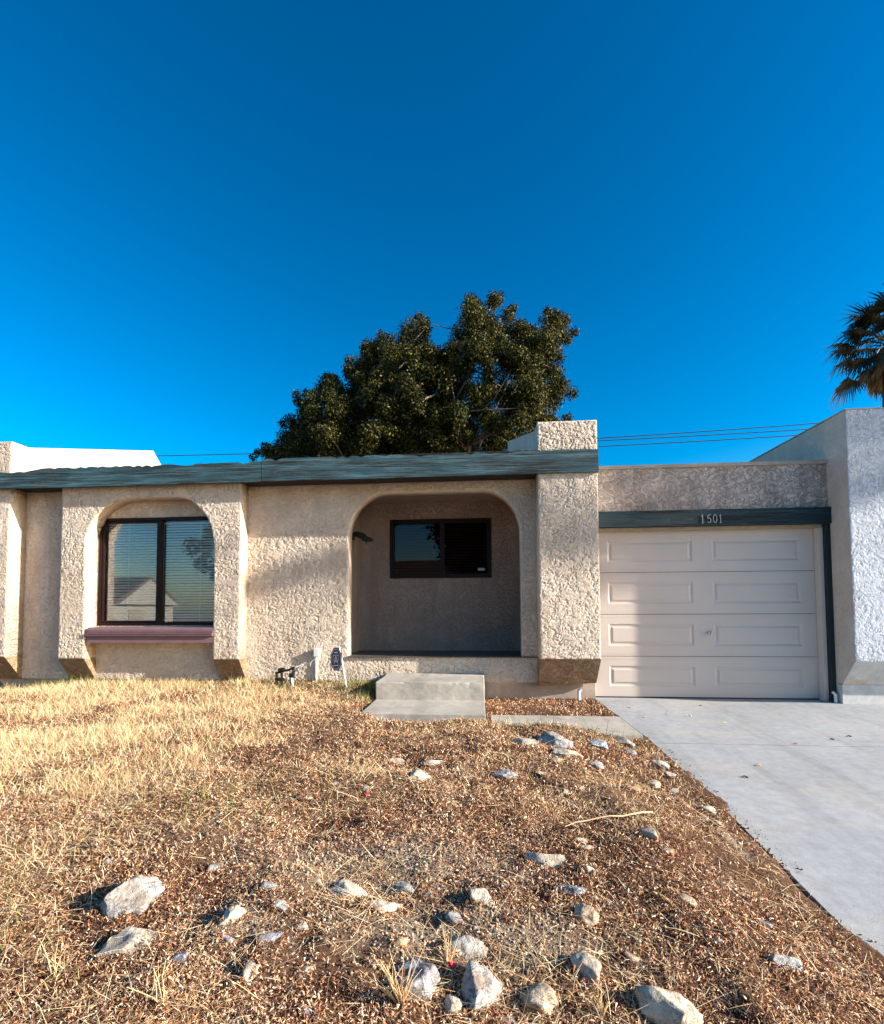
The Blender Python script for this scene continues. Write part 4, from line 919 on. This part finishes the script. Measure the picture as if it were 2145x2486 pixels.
for x_, y_ in ((1255,88),(1285,85),(1268,112),(1140,98),(1165,110),(1350,142),(1335,160),(1520,152),(1560,168),(1610,195),(1655,258),(1625,300),(885,188),(918,205),(435,480),(462,492),(285,565),(330,560),(700,272),(738,284),(622,335),(130,822),(92,850),(70,880),(218,712),(250,690),(1620,680),(1640,560),(545,395)):
    yy = rnd.uniform(-.5, .5); c_ = at(580+x_/2.032, 680+y_/2.032, TY+yy); clumps.append((tuple(c_), rnd.uniform(.17, .26)))
# low skirt that meets the trunk below the roof line
for k in range(60):
    a_ = rnd.uniform(0, 6.28); rr = rnd.uniform(.3, 3.2); clumps.append(((tb.x+.5+math.cos(a_)*rr, TY+math.sin(a_)*rr*.7, rnd.uniform(2.4, 3.4)), rnd.uniform(.3, .5)))
M['leaf'] = m_island('dark_leaves', [(0, (.006, .009, .002)), (.45, (.018, .024, .004)), (.76, (.052, .053, .009)), (.92, (.14, .115, .022)), (1, (.26, .20, .07))], .6, .15, .12)
V, F = clump_leaves(clumps, 1150, .041, .7); np_obj('crown', V, F, M['leaf'], TR)
bm = bmesh.new(); base = Vector((tb.x+.6, TY+.4, 0)); fork = base+Vector((-.1, 0, 2.2))
tube(bm, [base+Vector((0, 0, -.1)), base+Vector((.03, 0, 1.1)), fork], .34, .24, 12); obj('trunk', bm, M['bark'], TR)
bm = bmesh.new(); limbs = []
for k in range(9):
    tgt = Vector(clumps[rnd.randrange(len(clumps)-60)][0]); tgt = fork+(tgt-fork)*.6; mid_ = (fork+tgt)/2+Vector((rnd.uniform(-.3, .3), rnd.uniform(-.3, .3), .3)); tube(bm, [fork, mid_, tgt], .15, .06, 7); limbs += [mid_, tgt]
order = list(range(len(clumps)-60)); rnd.shuffle(order)
for k in order[:230]:
    c_ = Vector(clumps[k][0]); s_ = min(limbs, key=lambda q_: (q_-c_).length); e = c_+(c_-s_).normalized()*clumps[k][1]*.85
    m_ = (s_+e)/2+Vector((rnd.uniform(-.2, .2), rnd.uniform(-.2, .2), rnd.uniform(-.1, .2))); tube(bm, [s_, m_, e], .035, .008, 5)
    if k % 3 == 0: limbs.append(m_)
obj('branches', bm, M['bark'], TR)
# fan palm at the right edge
PY = 12.; pc = at(2158, 836, PY)
PT = empty('fan_palm', (pc.x, PY, 0), 'tall fan palm with ragged drooping fronds behind the white house', 'palm')
bm = bmesh.new(); tube(bm, [(pc.x+.05*math.sin(z*.7), PY, z) for z in np.linspace(0, pc.z-.1, 30)], .27, .21, 14); obj('trunk', bm, M['palm_bark'], PT)
M['palm_leaf'] = m_island('palm_fronds', [(0, (.006, .008, .003)), (.5, (.014, .018, .006)), (.85, (.035, .035, .012)), (1, (.14, .11, .05))], .5, .08, .25)
M['palm_dead'] = m_island('dead_fronds', [(0, (.05, .030, .016)), (.5, (.13, .085, .045)), (1, (.32, .23, .13))], .8, .1)
def frond(bm, az, el, ln, fan, droop, seed):
    rnd = random.Random(seed); o_ = Vector((pc.x, PY, pc.z)); d_ = Vector((math.cos(az)*math.cos(el), math.sin(az)*math.cos(el), math.sin(el)))
    tip = o_+d_*ln+Vector((0, 0, -droop*.25*ln)); tube(bm, [o_, o_+d_*ln*.5+Vector((0, 0, .05)), tip], .022, .012, 4)
    dd = (tip-o_-d_*ln*.5).normalized(); sd_ = dd.cross(Vector((0, 0, 1))).normalized(); nu = sd_.cross(dd).normalized(); nb = 30
    for k in range(nb):
        a_ = rad(-105+210*k/(nb-1)); v_ = (dd*math.cos(a_)+sd_*math.sin(a_)+nu*.15*math.cos(a_)).normalized(); l = fan*(1-.25*abs(a_)/rad(105))*rnd.uniform(.8, 1.08)
        w_ = v_.cross(nu).normalized()*.030; p0 = tip; p1 = tip+v_*l*.55+Vector((0, 0, -droop*.10*l)); p2 = p1+(v_+Vector((rnd.uniform(-.15, .15), rnd.uniform(-.15, .15), -droop-rnd.uniform(.0, .5)))).normalized()*l*.5
        vs = [bm.verts.new(p) for p in (p0-w_*.3, p0+w_*.3, p1+w_, p1-w_)]; bm.faces.new(vs); q1 = bm.verts.new(p2); bm.faces.new((vs[3], vs[2], q1))
rnd = random.Random(5)
for k in range(38):
    bm = bmesh.new(); frond(bm, k*2.399+rnd.uniform(-.2, .2), rad(74-96*(k/37)+rnd.uniform(-8, 8)), rnd.uniform(.9, 1.3), rnd.uniform(.85, 1.15), .25+.9*k/37, k); obj('frond', bm, M['palm_leaf'], PT)
for k in range(9):
    bm = bmesh.new(); frond(bm, k*2.399+1, rad(rnd.uniform(-62, -35)), rnd.uniform(.5, 1.0), rnd.uniform(.45, .75), 1.4, 90+k); tag(obj('frond', bm, M['palm_dead'], PT), 'dead brown frond')
# wires
for (p1, p2, lb) in (((430, 1106), (1990, 1027), 'upper overhead wire crossing the sky behind the roofs'), ((1456, 1070), (1964, 1042), 'middle overhead wire right of the porch pillar'), ((1456, 1084), (1933, 1057), 'lowest overhead wire right of the porch pillar')):
    a_ = at(*p1, 20.); c_ = at(*p2, 20.); d_ = (c_-a_); s_ = d_/d_.x; bm = bmesh.new()
    x0, x1 = (-60 if p1[0] < 1000 else -1.), 70; P = []
    mid_x = (a_.x+c_.x)/2
    for k in range(41):
        x = x0+(x1-x0)*k/40; P.append(Vector((x, 20., a_.z+s_.z*(x-a_.x)+(.0009*(x-a_.x)*(x-c_.x)))))
    tube(bm, P, .022, .022, 5); tag(obj('overhead_wire', bm, M['wire']), lb, 'wire', 'overhead wires behind the houses')
# ------------------------------------------------------------------ across the street (seen in the window glass)
M['far_wall'] = m_plain('far_wall', (.50, .45, .37), .9); M['far_roof'] = m_plain('far_roof', (.16, .09, .06), .9, .3, 2, .01, 20); M['far_trim'] = m_plain('far_trim', (.35, .22, .15), .8)
zg = zs-.13
def far_house(x0, x1, y0, y1, hw, hr, label, axis='y'):
    e = empty('street_house', ((x0+x1)/2, y1, zg), label, 'house', 'houses across the street'); B('wall', M['far_wall'], e, x0, x1, y0, y1, zg, zg+hw)
    bm = bmesh.new(); xm, ym = (x0+x1)/2, (y0+y1)/2; o_ = .5
    if axis == 'y':
        A = [(x0-o_, y1+o_, zg+hw-.15), (x1+o_, y1+o_, zg+hw-.15), (xm, y1+o_, zg+hr)]; C = [(p[0], y0-o_, p[2]) for p in A]
    else:
        A = [(x0-o_, y1+o_, zg+hw-.1), (x0-o_, y0-o_, zg+hw-.1), (x0-o_, ym, zg+hr)]; C = [(x1+o_, p[1], p[2]) for p in A]
    a_ = [bm.verts.new(p) for p in A]; c_ = [bm.verts.new(p) for p in C]
    for i in range(3): bm.faces.new((a_[i], a_[(i+1) % 3], c_[(i+1) % 3], c_[i]))
    bm.faces.new(a_); bm.faces.new(c_[::-1]); obj('roof', bm, M['far_roof'], e)
    if axis == 'y':
        bm = bmesh.new(); g = [(x0, y1+.01, zg+hw-.16), (x1, y1+.01, zg+hw-.16), (xm, y1+.01, zg+hr-.35)]; a_ = [bm.verts.new(p) for p in g]; c_ = [bm.verts.new((p[0], y1+o_+.02, p[2])) for p in g]
        bm.faces.new(a_); bm.faces.new(c_[::-1])
        for i in range(3): bm.faces.new((a_[i], a_[(i+1) % 3], c_[(i+1) % 3], c_[i]))
        obj('gable', bm, M['far_wall'], e)
    if axis == 'x':
        bm = bmesh.new(); yb = y1-.0
        a_ = [bm.verts.new((x1+o_+.01, y, z)) for y, z in ((y1+.05, zg+hw-.35), (y0-.05, zg+hw-.35), (ym, zg+hr-.30))]; c_ = [bm.verts.new((x1-.2, v_.co.y, v_.co.z)) for v_ in a_]
        bm.faces.new(a_); bm.faces.new(c_[::-1])
        for i in range(3): bm.faces.new((a_[i], a_[(i+1) % 3], c_[(i+1) % 3], c_[i]))
        obj('gable', bm, M['far_wall'], e); B('garage_door', M['trim_tan'], e, x1+.003, x1+.04, ym+.3, ym+2.6, zg+.02, zg+2.1)
    B('window', M['frame'], e, xm-1.2, xm-.1, y1+.003, y1+.04, zg+1.0, zg+2.1)
    B('door', M['far_trim'], e, xm+.9, xm+1.8, y1+.003, y1+.05, zg+.02, zg+2.05)
    return e
far_house(-52, -32.4, -46.5, -37.4, 2.9, 5.3, 'cream gabled house with brown roof across the street, mirrored in the arched window', 'x')
far_house(-9, 6, -38, -28, 3.2, 5.9, 'long low house straight across the street', 'x')
def far_tree(x, y, h, r, n, label, seed, zb=None, sq=.8, per=80, size=.16):
    rnd = random.Random(seed); z0 = zg if zb is None else zb; e = empty('street_tree', (x, y, z0), label, 'tree', 'trees outside the frame'); cl_ = []
    for k in range(n):
        d_ = Vector((rnd.gauss(0, 1), rnd.gauss(0, 1), rnd.gauss(0, 1))).normalized()*rnd.random()**.4*r; cl_.append(((x+d_.x, y+d_.y, z0+h-r*sq+d_.z*sq), r*rnd.uniform(.16, .34)))
    V, F = clump_leaves(cl_, per, size, .6); np_obj('crown', V, F, M['leaf'], e)
    bm = bmesh.new(); tube(bm, [(x, y, z0), (x+.1, y, z0+h*.3), (x, y, z0+h-r*sq)], .05*h*.5, .03*h*.5, 8)
    for k in range(6): tube(bm, [(x+.05, y, z0+h*.35), cl_[k][0]], .08, .03, 5)
    obj('trunk', bm, M['bark'], e); return e
far_tree(-15.0, -24, 7.4, 2.4, 34, 'bushy tree across the street mirrored at the right of the arched window', 1)
far_tree(-11.0, -25, 8.2, 2.6, 36, 'second bushy tree across the street beside the first', 2)
far_tree(1.6, -22.5, 9.5, 4.0, 90, 'large dark tree across the street mirrored in the porch window', 3)
# trees up the street on the right: their crowns shade the upper walls
e1_ = Vector((math.cos(rad(SUN_AZ)), math.sin(rad(SUN_AZ)), 0)); e2_ = sd.cross(e1_); e2_ = e2_ if e2_.z > 0 else -e2_
def sunplace(a, b, d): return sd*d+e1_*a+e2_*b
rnd = random.Random(21); ST = 22.; cl_ = []
for k in range(210):
    a_ = rnd.uniform(.42, 4.6); b_ = rnd.uniform(.1, 4.2)
    lo = max(.12, 1.9-4.2*max(0, a_-.1)) if a_ < 1.6 else .2
    if b_ < lo+.2: continue
    if (a_-2.4)**2/5+(b_-2.2)**2/4.4 > 1: continue
    cl_.append((tuple(sunplace(a_, b_, ST+rnd.uniform(-1.6, 1.6))), rnd.uniform(.22, .40)))
limb = []
for k in range(26):                                                # one long low limb that reaches over the yard
    u_ = k/25; a_ = float(np.interp(u_, [0, .25, .45, .6, .75, 1], [.6, .15, -.08, -.22, -.36, -.64])); b_ = float(np.interp(u_, [0, .25, .45, .6, .75, 1], [.7, 1.12, 1.38, 1.9, 2.27, 2.33])); c_ = sunplace(a_, b_, ST+.4*math.sin(k)); limb.append(c_)
    cl_.append((tuple(c_), .13+.09*rnd.random()))
for a_, b_, r_ in ((-.90, 2.86, .13), (-.86, 2.10, .10), (-.95, 2.45, .07)): cl_.append((tuple(sunplace(a_, b_, ST)), r_)); limb.append(sunplace(a_, b_, ST))
SH = empty('street_tree', (sunplace(2.6, 0, ST).x, sunplace(2.6, 0, ST).y, -.3), 'leafy tree in the neighbouring yard to the right, shading the upper walls', 'tree', 'trees outside the frame')
V, F = clump_leaves(cl_, 260, .07, .7); np_obj('crown', V, F, M['leaf'], SH)
bm = bmesh.new(); p0 = Vector((SH.location.x, SH.location.y, -.35)); p1 = sunplace(2.5, .2, ST); p2 = sunplace(2.3, 2.2, ST)
tube(bm, [p0, p1, p2], .28, .12, 10); tube(bm, [p1, sunplace(1.4, .8, ST)]+limb[::4], .09, .015, 6)
for k in range(0, 60, 5): tube(bm, [p1.lerp(p2, .6), cl_[k][0]], .05, .015, 5)
obj('trunk', bm, M['bark'], SH)
